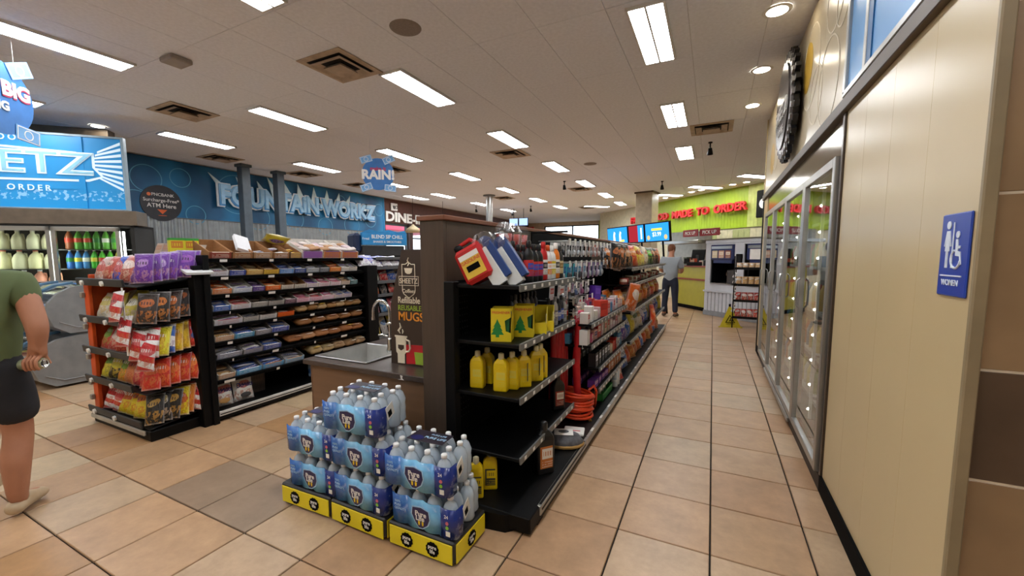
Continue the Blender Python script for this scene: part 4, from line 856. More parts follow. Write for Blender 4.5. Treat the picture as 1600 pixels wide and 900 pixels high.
for sx in (-1, 1): r_.cbox(min(sx*a, sx*(a+.03)), max(sx*a, sx*(a+.03)), -a-.03, a+.03, 0, .012, .004); r_.cbox(-a, a, min(sx*a, sx*(a+.03)), max(sx*a, sx*(a+.03)), 0, .012, .004)
build('rim', r_, STEEL, SK)
q = [(-a, -a, .006), (a, -a, .006), (a, a, .006), (-a, a, .006), (-a+.03, -a+.03, -.17), (a-.03, -a+.03, -.17), (a-.03, a-.03, -.17), (-a+.03, a-.03, -.17)]
build('basin', MB().add(q, [(0, 4, 5, 1), (1, 5, 6, 2), (2, 6, 7, 3), (3, 7, 4, 0), (4, 7, 6, 5)]), mat('basin_steel', 'b4b4b0', .4, .4), SK); build('drain', MB().cyl((0, 0, -.169), (0, 0, -.165), .04, n=16), DARKG, SK)
FC = thing('gooseneck_faucet', 'chrome gooseneck faucet curving over the sink', 'faucet', (-2.235, 2.45, .766))
build('base', MB().lathe([(0, 0), (.032, 0), (.03, .02), (.022, .04), (.022, .1), (.016, .11), (0, .11)], 14, cap=False), CHROME, FC)
arc = [(0, 0, .1), (0, 0, .3)]+[(-.085+.085*math.cos(a), 0, .3+.1*math.sin(a)) for a in [R(15*k) for k in range(1, 13)]]+[(-.17, 0, .26)]
build('spout', MB().tube(arc, .0105, 10), CHROME, FC); build('nozzle', MB().cyl((-.17, 0, .265), (-.17, 0, .24), .014, n=10), CHROME, FC)
build('lever', MB().tube([(-.02, -.01, .12), (-.06, -.02, .135), (-.09, -.03, .13)], .007, 8), CHROME, FC); build('lever', MB().tube([(.02, .02, .12), (.05, .04, .14)], .008, 8), CHROME, FC)
o = thing('soap_pump', 'small dark soap pump beside the faucet', 'dispenser', (-2.11, 2.36, .754)); build('body', MB().lathe([(0, 0), (.022, 0), (.022, .16), (.012, .2), (.012, .22), (0, .22)], 12, cap=False), BLACK, o); build('spout', MB().tube([(0, 0, .2), (0, 0, .25), (-.03, -.01, .26), (-.06, -.02, .25)], .008, 8), CHROME, o)
# mug board
MBD = thing('mug_display_board', 'brown board advertising refillable reusable mugs beside the sink', 'sign', (-2.0, 2.25, .754))
BRD = mat('board_brown', '3a2b22', .5, 0, .06)
build('board', MB().prism([(-.02, 0), (.4, 0), (.4, .8), (.1, .8), (-.01, .42)], 0, .03, M=MS), BRD, MBD)
CRM = mat('cream_print', 'e6dcc4', .5); 
def fl_(name, poly, m, d=.033): return build(name, MB().prism(poly, .03, d, M=MS), m, MBD)
text('Refillable', .062, MBD, (.055, -.031, .435), CRM, .001, .012, align='LEFT', sx=.86); text('REUSABLE', .05, MBD, (.055, -.031, .385), mat('lime_print', '9ab83a', .5), .001, .01, align='LEFT', sx=.9); text('MUGS', .083, MBD, (.055, -.031, .315), mat('amber_print', 'e8932c', .5), .001, .018, align='LEFT')
sh = MB()
for p_, q_ in zip([(.1, .70), (.13, .7), (.155, .715), (.18, .7), (.21, .7), (.21, .52), (.2, .50), (.155, .47), (.11, .5), (.1, .52)], [(.13, .7), (.155, .715), (.18, .7), (.21, .7), (.21, .52), (.2, .50), (.155, .47), (.11, .5), (.1, .52), (.1, .7)]): sh.cyl((p_[0], -.032, p_[1]), (q_[0], -.032, q_[1]), .003, n=5)
build('badge_outline', sh, CRM, MBD); build('badge_bar', MB().box(.07, .24, -.033, -.03, .555, .62), CRM, MBD); build('badge_bar_inner', MB().box(.074, .236, -.034, -.03, .559, .616), BRD, MBD)
text('SHEETZ', .05, MBD, (.155, -.0345, .571), CRM, .001, .012, sx=.9); text('Coffeez', .036, MBD, (.155, -.033, .507), CRM, .001, .012)
fl_('badge_cup', [(.12, .675), (.19, .675), (.182, .645), (.165, .635), (.145, .635), (.128, .645)], CRM); build('badge_steam', MB().tube([(.15, -.032, .69), (.162, -.032, .71), (.148, -.032, .725), (.158, -.032, .745)], .004, 5), CRM, MBD)
fl_('mug', [(.02, .205), (.13, .205), (.13, .193), (.12, .193), (.117, .09), (.104, .074), (.104, .01), (.042, .01), (.042, .074), (.03, .09), (.028, .193), (.02, .193)], CRM); build('mug_handle', MB().tube([(.119, -.033, .18), (.15, -.033, .172), (.156, -.033, .123), (.142, -.033, .098), (.119, -.033, .094)], .007, 6), CRM, MBD)
fl_('mug_badge', [(.05, .14), (.1, .14), (.1, .115), (.075, .1), (.05, .115)], BRD, .036); fl_('red_mug', [(.118, .145), (.26, .15), (.26, .02), (.118, .01)], REDP, .0325); fl_('green_mug', [(.19, .1), (.28, .1), (.27, .015), (.2, .015)], mat('lime_print', '9ab83a'), .035)
build('steam', MB().tube([(.07, -.032, .22), (.056, -.032, .24), (.078, -.032, .265), (.066, -.032, .295)], [.003, .009, .008, .002], 6).tube([(.088, -.032, .22), (.095, -.032, .235), (.088, -.032, .252)], [.003, .007, .002], 6), CRM, MBD)

# ================================================================== WATER STACKS
BW = bpy.data.materials.new('water_bottle'); t = NT(BW); nn = t.noise(12, 3, t.co('Object'))
p = t.out(t.mix(nn, H('bccddb')[:3], H('e2ebf2')[:3]), .08, 0); p.inputs['Transmission Weight'].default_value = .35; p.inputs['IOR'].default_value = 1.2
bm_ = MB().lathe([(0, .0), (.034, 0), (.041, .012), (.038, .05), (.041, .08), (.038, .105), (.041, .13), (.028, .165), (.0135, .18), (.0135, .19), (0, .19)], 14, cap=False).mesh('water_bottle', [BW])
cp_ = MB().lathe([(0, .0), (.0155, 0), (.0155, .016), (.013, .019), (0, .019)], 12, cap=False).mesh('bottle_cap', [mat('cap_white', 'f4f6f8', .4)])
FLM = bpy.data.materials.new('pack_film'); t = NT(FLM); g_ = t.xyz(t.co('Object')); n5 = t.noise(14, 5, t.co('Object'), .6)
cx = t.m('ABSOLUTE', t.m('SUBTRACT', g_[0], .02))
cc = t.mix(t.ramp(t.m('ADD', cx, t.m('MULTIPLY', t.m('SUBTRACT', n5, .5), .18)), .02, .15), H('7fc3ea')[:3], H('2f63b0')[:3])
cc = t.mix(t.m('GREATER_THAN', t.m('ADD', g_[0], t.m('MULTIPLY', n5, .01)), .118), cc, H('1a2f7c')[:3])
cc = t.mix(t.m('MULTIPLY', t.ramp(n5, .58, .72), .5), cc, (.75, .87, .95))
t.out(cc, .18, 0, n5, .25, .01)
TOPF = gmat('shrink_film', (.88, .91, .94), 1.4, .1, .03)
def scallop(n=4, w=.39, d=.31, z0=.006, z1=.157, off=.003):
    """film wrapped round the bottles: bulges at each bottle on the front"""
    pts = []; K = n*8
    for k in range(K+1):
        x = -w/2+w*k/K; ph = abs(math.sin(math.pi*n*k/K)); pts.append((x, -d/2-off-.0+.014*(1-ph)))
    for k in range(1, 4): pts.append((w/2+.006, -d/2+.01+k*.02))
    pts2 = [(x, y+.004) for x, y in pts[:K+1]]+[(w/2+.002, y) for x, y in pts[K+1:]]
    mb = MB(); L = len(pts); vs = []
    for (x, y) in pts: vs += [(x, y, z0), (x, y, z1)]
    for (x, y) in pts2: vs += [(x, y, z0), (x, y, z1)]
    fs = []
    for i in range(L-1):
        fs += [(2*i, 2*i+2, 2*i+3, 2*i+1), (2*L+2*i, 2*L+2*i+1, 2*L+2*i+3, 2*L+2*i+2), (2*i+1, 2*i+3, 2*L+2*i+3, 2*L+2*i+1), (2*i, 2*L+2*i, 2*L+2*i+2, 2*i+2)]
    return mb.add(vs, fs, 0, True).mesh('film', [FLM])
FILM = scallop()
LOGO = [(-.05, .045), (.0, .052), (.045, .04), (.052, .0), (.04, -.03), (.01, -.052), (-.012, -.052), (-.035, -.025), (-.055, .01)]
PUR = mat('purple_shield', '251f4e', .3); LTB = mat('pale_blue_print', 'a8d0ee', .4)
t_pure = tmesh('Pure', .05, .0008, .02, [WHITE]); t_life = tmesh('Life', .05, .0008, .02, [WHITE]); t_24 = tmesh('24', .024, .0008, .012, [WHITE]); t_q = [tmesh(s_, .018, .0006, .006, [LTB], align='LEFT') for s_ in ('100%', 'PURE', 'QUALITY')]
t_rib = tmesh('PURE LIFE', .03, .0006, .01, [LTB])
sh_m = MB().prism([(x*1.12, y*1.12) for x, y in LOGO], 0, .002, M=MS).mesh('shield_edge', [LTB]); sh_p = MB().prism(LOGO, .002, .004, M=MS).mesh('shield', [PUR])
fam = MB()
for dx in (-.01, .012): fam.cyl((dx, -.006, -.02), (dx, -.004, -.02), .005, n=8); fam.prism([(dx-.006, -.026), (dx+.006, -.026), (dx+.004, -.044), (dx-.004, -.044)], .004, .006, M=MS)
fam = fam.mesh('figures', [YELP]); dot = MB().cyl((0, -.002, 0), (0, 0, 0), .009, n=14).mesh('dot', [PLAINO]); bar_ = MB().box(-.012, .012, -.002, 0, -.012, .012).mesh('barcode', [TAGW])
topc = MB().cbox(-.13, .09, -.06, .06, 0, .003, .001).mesh('top_label', [mat('dark_label', '2c2530', .35)])
def pack(x, y, z, rz, label, deco=True):
    o = thing('water_pack', label, 'water pack', (x, y, z), rz, 'water bottle packs')
    for j in range(4):
        for i in range(4):
            bx_ = -.146+i*.0975-(.02 if j % 2 else -.0); by_ = -.112+j*.0745
            b = put('bottle', bm_, o, (bx_, by_, 0)); put('cap', cp_, b, (0, 0, .186))
    f_ = put('printed_film', FILM, o)
    yq = -.158
    put('shield_edge', sh_m, f_, (.0, yq-.001, .075)); put('shield', sh_p, f_, (0, yq-.001, .075)); put('lettering', t_pure, f_, (0, yq-.006, .083), (UP, 0, 0), (.74, .74, .74)); put('lettering', t_life, f_, (-.004, yq-.006, .06), (UP, 0, 0), (.74, .74, .74)); put('figures', fam, f_, (.0, yq, .08))
    for k, tq in enumerate(t_q): put('lettering', tq, f_, (-.17, yq-.001, .118-k*.019), (UP, 0, 0))
    put('lettering', t_24, f_, (.15, yq-.001, .112), (UP, 0, 0)); put('badge', dot, f_, (.155, yq, .088), color='c86a7a'); put('badge', dot, f_, (.155, yq, .065), color='8ac83a'); put('barcode', bar_, f_, (.16, yq, .036))
    if deco:
        tp = put('top_label', topc, o, (.0, .01, .2075)); put('brand_oval', MB().cyl((0, 0, 0), (0, 0, .002), .03, n=18, M=Matrix.Diagonal((1.3, .8, 1, 1))).mesh('oval', [NAVY]), tp, (-.08, -.03, .003)); put('lettering', t_rib, tp, (.02, -.02, .004)); put('lettering', t_rib, tp, (.02, .02, .004), scale=(.7, .7, .7))
    for (yy, zz, aa) in [(-.06, .12, .3)]:
        tg = put('price_label', MB().box(0, .002, -.035, .035, -.03, .045).mesh('price_label', [TAGW]), o, (.205, yy, zz), (R(18), 0, .15)); put('barcode', MB().box(.0021, .003, -.025, .01, -.02, .015).mesh('bars', [BLACKM]), tg)
PLX = (-2.12, -1.695, -1.265); PY = 1.71
YS = mat('yellow_stand', 'e6d21c', .45, 0, .05)
for i, x in enumerate(PLX):
    o = thing('water_display_stand', '%s yellow and black display base under the water packs' % ('left', 'middle', 'right')[i], 'stand', (x, PY, 0), R((1.5, -1, 0)[i]), 'yellow display bases')
    build('top', MB().cbox(-.205, .205, -.155, .15, .02, .13, .008), mat('stand_black', '1c1c1f', .4), o)
    build('front_panel', MB().cbox(-.195, .195, -.16, -.154, .015, .115, .002), YS, o); build('side_panel', MB().cbox(.204, .209, -.14, .14, .015, .115, .002), YS, o)
    for px_, rz, yy in ((-.08, 0, -.161), (.08, 0, -.161), (.21, 90, .0)):
        wv = [((.036+.004*(k % 2))*math.cos(2*math.pi*k/24), (.036+.004*(k % 2))*math.sin(2*math.pi*k/24)) for k in range(24)]
        e = build('emblem', MB().prism(wv, 0, .002, M=MS), BLACKM, o, loc=(px_, yy, .065), rot=(0, 0, R(rz)))
        text('pure', .027, e, (0, -.0025, .004), WHITE, .0005, .02, name='emblem_text'); text('life', .027, e, (0, -.0025, -.02), WHITE, .0005, .02, name='emblem_text')
H1 = .132; H2 = H1+.2075+.004
pack(-2.07, 1.72, H1, R(1), 'bottom pack of bottled water on the left yellow base', False); pack(-2.08, 1.72, H2, R(1), 'top pack of bottled water in the left two-high stack')
pack(-1.69, 1.715, H1, R(-2), 'bottom pack of bottled water in the middle three-high stack', False); pack(-1.70, 1.72, H2, R(1), 'middle pack of bottled water in the three-high stack', False); pack(-1.73, 1.70, H2+.2115, R(3), 'highest water pack, topping the middle stack')
pack(-1.255, 1.715, H1, R(0), 'bottom pack of bottled water on the right yellow base', False); pack(-1.285, 1.70, H2, R(2), 'top pack of bottled water in the right two-high stack')
# ================================================================== RIGHT GONDOLA
RG = thing('aisle_gondola', 'long black gondola of car care goods and chips along the right aisle', 'shelf', (-1.38, 2.02, 0))
build('back_panel', MB().box(-.012, .0, 0, 6.95, .1, 1.36), BLACKM, RG); build('base_deck', MB().cbox(0, .56, -.1, 6.98, .012, .105, .006), BLACK, RG)
build('base_end', MB().prism([(.0, -.18), (.42, -.12), (.555, .02), (.555, .1), (0, .1)], .0, .1), BLACK, RG)
AL2 = mat('rail_silver', 'a9a8a3', .35, .7, .08)
for k in range(7): build('kick_rail', MB().cbox(.545, .57, .03+k*1.0, 1.026+k*1.0, .05, .107, .004), AL2, RG)
build('rail_groove', MB().box(.5701, .572, .05, .95, .076, .088).box(.55, .565, .05, .95, .107, .1075), BLACK, RG)
for k in range(18): build('rail_tag', MB().box(.548, .567, 1.15+k*.3, 1.22+k*.3, .107, .1085), TAGW, RG)
for y in (0, 1.06, 1.95, 2.95, 3.98, 5.0, 6.0, 6.9): build('upright', MB().cbox(-.02, .05, y-.03, y+.03, 0, 1.36 if y < .5 else 1.42, .004), BLACK, RG)
pg = MB()
for i in range(6):
    for j in range(20): pg.box(.0, .002, .05+i*.028, .058+i*.028, .5+j*.04, .508+j*.04)
tag(build('peg_holes', pg, mat('hole_grey', '2a2a2c', .9), RG), kind='stuff')
CHN = mat('channel_mid', '6d6e6c', .4, .3)
def shelf(y0, y1, z, d=.45, tags=8, chan=CHN):
    s = build('shelf', MB().cbox(0, d, y0, y1, -.022, 0, .004), BLACK, RG, loc=(0, 0, z)); build('price_channel', MB().cbox(d, d+.012, y0, y1, -.034, .008, .003), chan, s)
    for k in range(tags): yy = y0+(k+.5)*(y1-y0)/tags; build('price_tag', MB().box(d+.0122, d+.014, yy-.014, yy+.014, -.024, -.004), TAGW, s)
    return s
AZ = (1.345, 1.02, .715, .37)
for z in AZ: shelf(.0, 1.0, z)
RQ = random.Random(21)
GX = -1.38
# -- top shelf: fuel cans, boxed funnels, bottles
def fuel_can(loc, rot, label):
    o = thing('fuel_can', label, 'fuel can', loc, rot, 'red fuel cans'); RED = mat('can_red', 'b81c1e', .35)
    build('body', MB().cbox(-.085, .085, -.06, .06, 0, .21, .02), RED, o)
    build('grip', MB().tube([(-.06, 0, .2), (-.05, 0, .245), (.03, 0, .25), (.07, 0, .2)], .013, 8), RED, o)
    build('spout_cap', MB().lathe([(0, 0), (.028, 0), (.028, .035), (.02, .045), (0, .045)], 12, cap=False, M=Matrix.Translation((-.055, 0, .205))), BLACK, o)
    l = build('label', MB().box(-.062, .062, -.0625, -.0605, .03, .17), mat('label_yellow', 'd8b53a', .5), o)
    text('GASOLINE', .026, l, (0, -.063, .115), REDP, .0004, .015); build('label_top', MB().box(-.062, .062, -.0635, -.0625, .14, .17), TAGW, l); build('label_art', MB().box(-.04, .04, -.0635, -.0625, .065, .1), BLACKM, l)
fuel_can((-1.17, 2.06, 1.368), (R(-6), R(-28), R(12)), 'red fuel can with yellow gasoline label leaning at shelf end')
fuel_can((-1.22, 2.40, 1.347), (0, 0, R(20)), 'red fuel can standing behind the white boxes')
for i, (x, y) in enumerate([(-1.06, 2.10), (-.985, 2.155)]):
    o = thing('funnel_box', '%s tilted blue and white boxed funnel in plastic wrap' % ('nearer', 'farther')[i], 'box', (x, y, 1.35), (R(-4), R(-34), R(16)), 'boxed funnels')
    build('carton', MB().cbox(-.05, .035, -.045, .04, 0, .23, .003), mat('carton_white', 'd8dad8', .5), o); build('blue_back', MB().cbox(.035, .075, -.04, .05, 0.02, .25, .004), mat('carton_blue', '22407c', .45), o)
    text('Funnel', .03, o, (.008, -.041, .1), NAVY, .0004, .0, rot=(UP, R(-90), 0)); build('oval_mark', MB().cyl((0, -.042, .18), (0, -.04, .18), .016, n=14, M=Matrix.Diagonal((.8, 1, 1, 1))), YELP, o)
    cm_ = MB(); rc = random.Random(30+i); vs = []; 
    prof = [(.01, .2), (.05, .22), (.065, .27), (.06, .3), (.03, .33), (.005, .335)]
    for k in range(12):
        for r, z in prof: q = r*(1+.35*(rc.random()-.5)); vs.append((q*math.cos(k*math.pi/6)*1.1+.03, q*math.sin(k*math.pi/6)*.8, z-.02+.012*rc.random()))
    cm_.add(vs, [(k*6+j, ((k+1) % 12)*6+j, ((k+1) % 12)*6+j+1, k*6+j+1) for k in range(12) for j in range(5)]); build('plastic_wrap', cm_, CRUMP, o)
    build('disc', MB().cyl((.035, -.01, .25), (.035, .01, .25), .045, n=16), MATS['carton_blue'], o)
flat = MB().lathe([(0, 0), (.46, 0), (.5, .03), (.5, .62), (.42, .72), (.2, .82), (.18, .84), (0, .84)], 14, cap=False, sy=.7).mesh('oil_body', [PLAINO]); flat_l = MB().lathe([(.505, .14), (.512, .15), (.512, .52), (.505, .53)], 14, cap=False, sy=.7).mesh('oil_label', [CARTM]); flat_c = MB().lathe([(0, .83), (.22, .83), (.2, .98), (.12, 1.0), (0, 1)], 12, cap=False).mesh('oil_cap', [PLAINO])
def quart_mesh():
    mb = MB(); rings = []
    def rr(hx, hy, z, c): return [(x, y, z) for x, y in ((-hx+c, -hy), (hx-c, -hy), (hx, -hy+c), (hx, hy-c), (hx-c, hy), (-hx+c, hy), (-hx, hy-c), (-hx, -hy+c))]
    for hx, hy, z, c in ((.46, .3, 0, .06), (.5, .34, .03, .07), (.5, .34, .66, .07), (.46, .31, .74, .08), (.3, .22, .83, .08), (.17, .16, .86, .06), (.17, .16, .9, .06)): rings.append(rr(hx, hy, z, c))
    vs = [p for r in rings for p in r]
    fs = [(j*8+k, j*8+(k+1) % 8, (j+1)*8+(k+1) % 8, (j+1)*8+k) for j in range(6) for k in range(8)]
    mb.add(vs, fs); mb.add(vs, [tuple(reversed(range(8))), tuple(48+k for k in range(8))]); return mb
quart = quart_mesh().mesh('quart_body', [PLAINO]); quart_l = MB().cbox(-.36, .36, -.35, -.338, .12, .55, .01).cbox(.502, .51, -.24, .24, .1, .6, .01).mesh('quart_label', [CARTM])
def bottle(name, label, group, loc, rz, w_, h_, body, lab, lab2, capc):
    sq = body in ('e2c20e', '141416'); o = thing(name, label, 'bottle', loc, rz, group); put('body', quart if sq else flat, o, scale=(w_, w_, h_), color=body); put('label', quart_l if sq else flat_l, o, scale=(w_, w_, h_), color=lab, c2=lab2); put('cap', flat_c, o, scale=(w_, w_, h_), color=capc); return o
BT = [('161618', 'c02a2a', '2a4ab0', '1a1a1c'), ('161618', 'b02428', '2a52b8', '1a1a1c'), ('161618', 'c02a2a', '2a4ab0', '1a1a1c'), ('c41f22', 'e0dcd8', '1a1a1c', 'c41f22'), ('e4e4e2', 'e0832c', 'f0f0f0', 'c8501c'), ('e4e4e2', 'd8c02c', 'f0f0f0', 'e4e4e2'), ('e07a1c', 'e8e4dc', '2a2a2c', 'e8e4e0'), ('2a2a2c', 'd8c8a0', '8a6a30', '2a2a2c')]
for j in range(2):
    for i, (b, l, l2, c) in enumerate(BT):
        bottle('car_care_bottle', 'car care bottle %s along the %s row of the top gondola shelf' % (ordn(i), ('front', 'back')[j]), 'car care bottles', (-1.02-.11*j, 2.36+i*.082, 1.346), R(80), .078, .235+.02*(i % 3 == 0), b, l, l2, c)
for i in range(3):
    o = thing('red_funnel', 'red funnel in clear bag standing above the bottles, %s along' % ordn(i), 'funnel', (-1.26, 2.5+i*.13, 1.346), 0, 'red funnels in plastic')
    build('stand_tube', MB().cyl((0, 0, 0), (0, 0, .2), .02, n=10), mat('can_red', 'b81c1e'), o); build('funnel', MB().lathe([(.02, .19), (.045, .22), (.055, .31), (.05, .31), (.04, .23), (.015, .2)], 16, cap=False), mat('can_red', 'b81c1e'), o)
    rc = random.Random(50+i); vs = [((.066 if j < 3 else .03)*(1+.3*(rc.random()-.5))*math.cos(k*math.pi/6), (.066 if j < 3 else .03)*(1+.3*(rc.random()-.5))*math.sin(k*math.pi/6), .2+j*.062) for k in range(12) for j in range(4)]
    build('plastic_bag', MB().add(vs, [(k*4+j, ((k+1) % 12)*4+j, ((k+1) % 12)*4+j+1, k*4+j+1) for k in range(12) for j in range(3)]), CRUMP, o)
# -- second shelf: air freshener cartons
def tree_poly(s=1.): return [(x*s, y*s) for x, y in [(-.008, 0), (.008, 0), (.008, .012), (.03, .012), (.018, .03), (.024, .03), (.013, .048), (.018, .048), (.006, .07), (0, .085), (-.006, .07), (-.018, .048), (-.013, .048), (-.024, .03), (-.018, .03), (-.03, .012), (-.008, .012)]]
YB_ = mat('carton_yellow', 'd9c41c', .5, 0, .05)
for i, (x, y, full) in enumerate([(-1.08, 2.12, 1), (-1.02, 2.30, 1), (-.985, 2.43, 0), (-.975, 2.53, 0)]):
    o = thing('air_freshener_carton', ('first yellow carton of tree air fresheners', 'second fuller yellow carton of tree air fresheners', 'empty yellow display carton, nearer one', 'empty yellow display carton, farther one')[i], 'carton', (x, y, 1.021), R(18), 'air freshener cartons')
    w_, d_, h_ = .115, .12, .19
    hh = h_ if full else .16
    side = [(-d_/2, 0), (d_/2, 0), (d_/2, hh), (.0, hh), (-d_/2, hh*.45)]
    MY = Matrix(((0, 0, 1, 0), (1, 0, 0, 0), (0, 1, 0, 0), (0, 0, 0, 1)))
    if full:
        build('front', MB().prism([(-w_/2, 0), (w_/2, 0), (w_/2, .05), (.028, .06), (.022, .12), (w_/2, .14), (w_/2, h_), (-w_/2, h_)], 0, .002, M=Matrix.Translation((0, -d_/2, 0)) @ MS), YB_, o); build('tree_mark', MB().prism(tree_poly(1.25), 0, .001, M=Matrix.Translation((-.02, -d_/2-.002, .025)) @ MS), GREENP, o); text('FRESHENER', .02, o, (.0, -d_/2-.0025, .16), REDP, .0004, .012)
    else: build('front', MB().cbox(-w_/2, w_/2, -d_/2-.002, -d_/2, 0, .07, .0008), YB_, o)
    build('left_side', MB().prism(side, -.001, .001, M=Matrix.Translation((-w_/2, 0, 0)) @ MY), YB_, o); build('right_side', MB().prism(side, -.001, .001, M=Matrix.Translation((w_/2, 0, 0)) @ MY), YB_, o)
    build('back', MB().box(-w_/2, w_/2, d_/2-.002, d_/2, 0, hh), YB_, o); build('floor_card', MB().box(-w_/2, w_/2, -d_/2, d_/2, 0, .002), mat('grey_card', '7d7a76'), o)
    if full:
        for k in range(5): build('freshener_card', MB().cbox(-.045, .045, -.03+k*.02, -.026+k*.02, .003, .16, .001), (mat('card_green', '2a7a4a', .5), mat('card_blue', '2a4a9a', .5), mat('card_tan', 'a88a5a', .5))[k % 3], o)
    else: build('liner', MB().box(w_/2-.004, w_/2-.002, -d_/2+.01, d_/2-.004, .01, .12), mat('liner_grey', 'b4b4b2', .6), o)
for j in range(2):
    for i in range(7):
        b = [('20222c', '3a5ac0', 'd0d4e0', '1a1a20'), ('2a2e3c', '3a5ac0', 'c8ccd8', '20222a'), ('b8babc', '7a7a7c', 'd8d8d8', '8a8a8c')][(i+j) % 3]
        bottle('car_care_bottle', 'dark bottle %s along the %s row behind the yellow cartons' % (ordn(i), ('front', 'back')[j]), 'dark bottles on second shelf', (-1.1-.12*j, 2.52+i*.07, 1.021), R(85), .062, .22, *b) if j else (bottle('car_care_bottle', 'silver and blue bottle %s along the front row past the cartons' % ordn(i), 'silver bottles on second shelf', (-.985, 2.62+i*.065, 1.021), R(85), .056, .2-.02*(i % 2), *b) if i < 6 else None)
# -- third shelf: yellow bottles
YBT = ('e2c20e', 'e2c20e', '2a2a2c', 'd8d0a0')
for i, (x, y) in enumerate([(-1.25, 2.12), (-1.24, 2.22), (-1.09, 2.12), (-1.05, 2.185), (-1.005, 2.255), (-.985, 2.40), (-.985, 2.475)]):
    o = bottle('yellow_antifreeze_bottle', ('yellow bottle at the back left of the third shelf', 'yellow bottle second at the back of the third shelf', 'nearest yellow bottle at the front of the third shelf', 'second yellow bottle at the front of the third shelf', 'third yellow bottle showing its label on the third shelf', 'yellow bottle after the gap on the third shelf', 'last yellow bottle on the third shelf')[i], 'yellow bottles', (x, y, .716), R(35 if i > 3 else 10), .085, .225, 'e2c20e', 'e2c20e', 'd8c850', 'd8d0a8')
    build('side_label', MB().box(-.028, .028, -.0325, -.031, .04, .15), mat('print_mix', '5a5640', .5), o, rot=(0, 0, R(60)), loc=(0, 0, 0)) if i > 3 else None
# -- fourth shelf and base
def oil(loc, label, sc_=1.):
    o = bottle('black_oil_bottle', label, 'black oil bottles', loc, R(50), .1*sc_, .27*sc_, '141416', '8a2a24' if sc_ < 1.05 else 'b86a2c', 'd8d0c4', '1a1a1c')
oil((-1.0, 2.86, .371), 'black oil bottle with red label on the fourth shelf', .95); oil((-.94, 2.42, .106), 'large black oil jug with orange label on the bottom deck', 1.25)
for i, (x, y) in enumerate([(-1.19, 1.985), (-1.16, 2.10)]): bottle('yellow_antifreeze_bottle', ('nearer', 'farther')[i]+' yellow bottle on the bottom deck behind the water', 'yellow bottles', (x, y, .106), R(30), .085, .24, 'e2c20e', '3a3a30', 'e2c20e', 'c8c0a0')
o = thing('bagged_mitt', 'grey wash mitt in a plastic bag on the bottom deck', 'mitt', (-.95, 2.86, .106), R(20))
build('mitt', MB().lathe([(0, 0), (.13, 0), (.15, .03), (.12, .07), (.05, .095), (0, .1)], 16, cap=False, sy=.75), mat('mitt_grey', '5c5c60', .9, 0, .3, 30, .5), o); build('header_card', MB().cbox(-.07, .07, -.06, .05, .092, .096, .001), TAGW, o); build('tan_edge', MB().lathe([(.12, 0), (.155, .01), (.15, .03), (.13, .03)], 16, cap=False, sy=.78), mat('tan_edge', 'a8854a', .8), o)
o = thing('white_flat_pack', 'flat white packet beside the wash mitt', 'packet', (-.94, 3.09, .106), R(12)); build('packet', MB().cbox(-.08, .08, -.07, .07, 0, .02, .006), TAGW, o); build('print', MB().box(-.05, .05, -.02, -.005, .0202, .0208), REDP, o)
o = thing('orange_air_hose', 'coiled orange air hose lying on the bottom deck', 'hose', (-1.04, 3.42, .107), (0, R(6), R(15))); HM = mat('hose_orange', 'd9431c', .4)
hp = []
for k in range(286):
    a = k*2*math.pi/26; q = k//26; hp.append(((.15-.012*(q % 3)+.006*math.sin(k*.31))*math.cos(a), (.15-.012*(q % 3)+.006*math.sin(k*.31))*math.sin(a), .03+.2*k/286+.01*math.sin(a+q)))
build('coil', MB().tube(hp, .0125, 7), HM, o); build('tail', MB().tube([(.1, .1, .22), (.14, .12, .26), (.17, .16, .2), (.175, .2, .08), (.175, .26, .02)], .0125, 7), HM, o)
build('fitting', MB().tube([(.08, -.02, .02), (.12, -.06, .03), (.14, -.1, .015)], .014, 8), mat('brass', 'b89a5a', .3, .8), o); build('hang_tag', MB().box(.11, .113, -.05, .03, .1, .17), TAGW, o)
for i in range(5):
    o = thing('red_snow_brush', 'tall red wrapped brush %s from the near end behind the hose' % ordn(i), 'brush', (-1.12, 3.10+i*.075, .11), (R(0), 0, R(90)), 'red brushes')
    build('sleeve', MB().tube([(0, 0, 0), (.004, .01, .25), (-.004, 0, .5), (0, .01, .86)], [.028, .034, .03, .02], 8), mat('sleeve_red', 'a8161c', .35), o); build('bristles', MB().cbox(-.03, .03, -.03, .03, .78, .98, .012), mat('bristle_grey', '7a7874', .9, 0, .3, 60, .6), o)
o = thing('red_towel_roll', 'long red rag bundle hanging at the shelf end', 'rag', (-1.0, 3.36, .108), R(90)); build('rag', MB().tube([(0, 0, 0), (.02, .0, .2), (0, .01, .5), (.01, 0, .72), (0, 0, .86)], [.038, .03, .034, .03, .024], 10), mat('rag_red', 'b8141c', .6, 0, .2, 12, .4), o); build('hang_tag', MB().box(-.02, .02, -.05, -.047, .62, .7), TAGW, o)
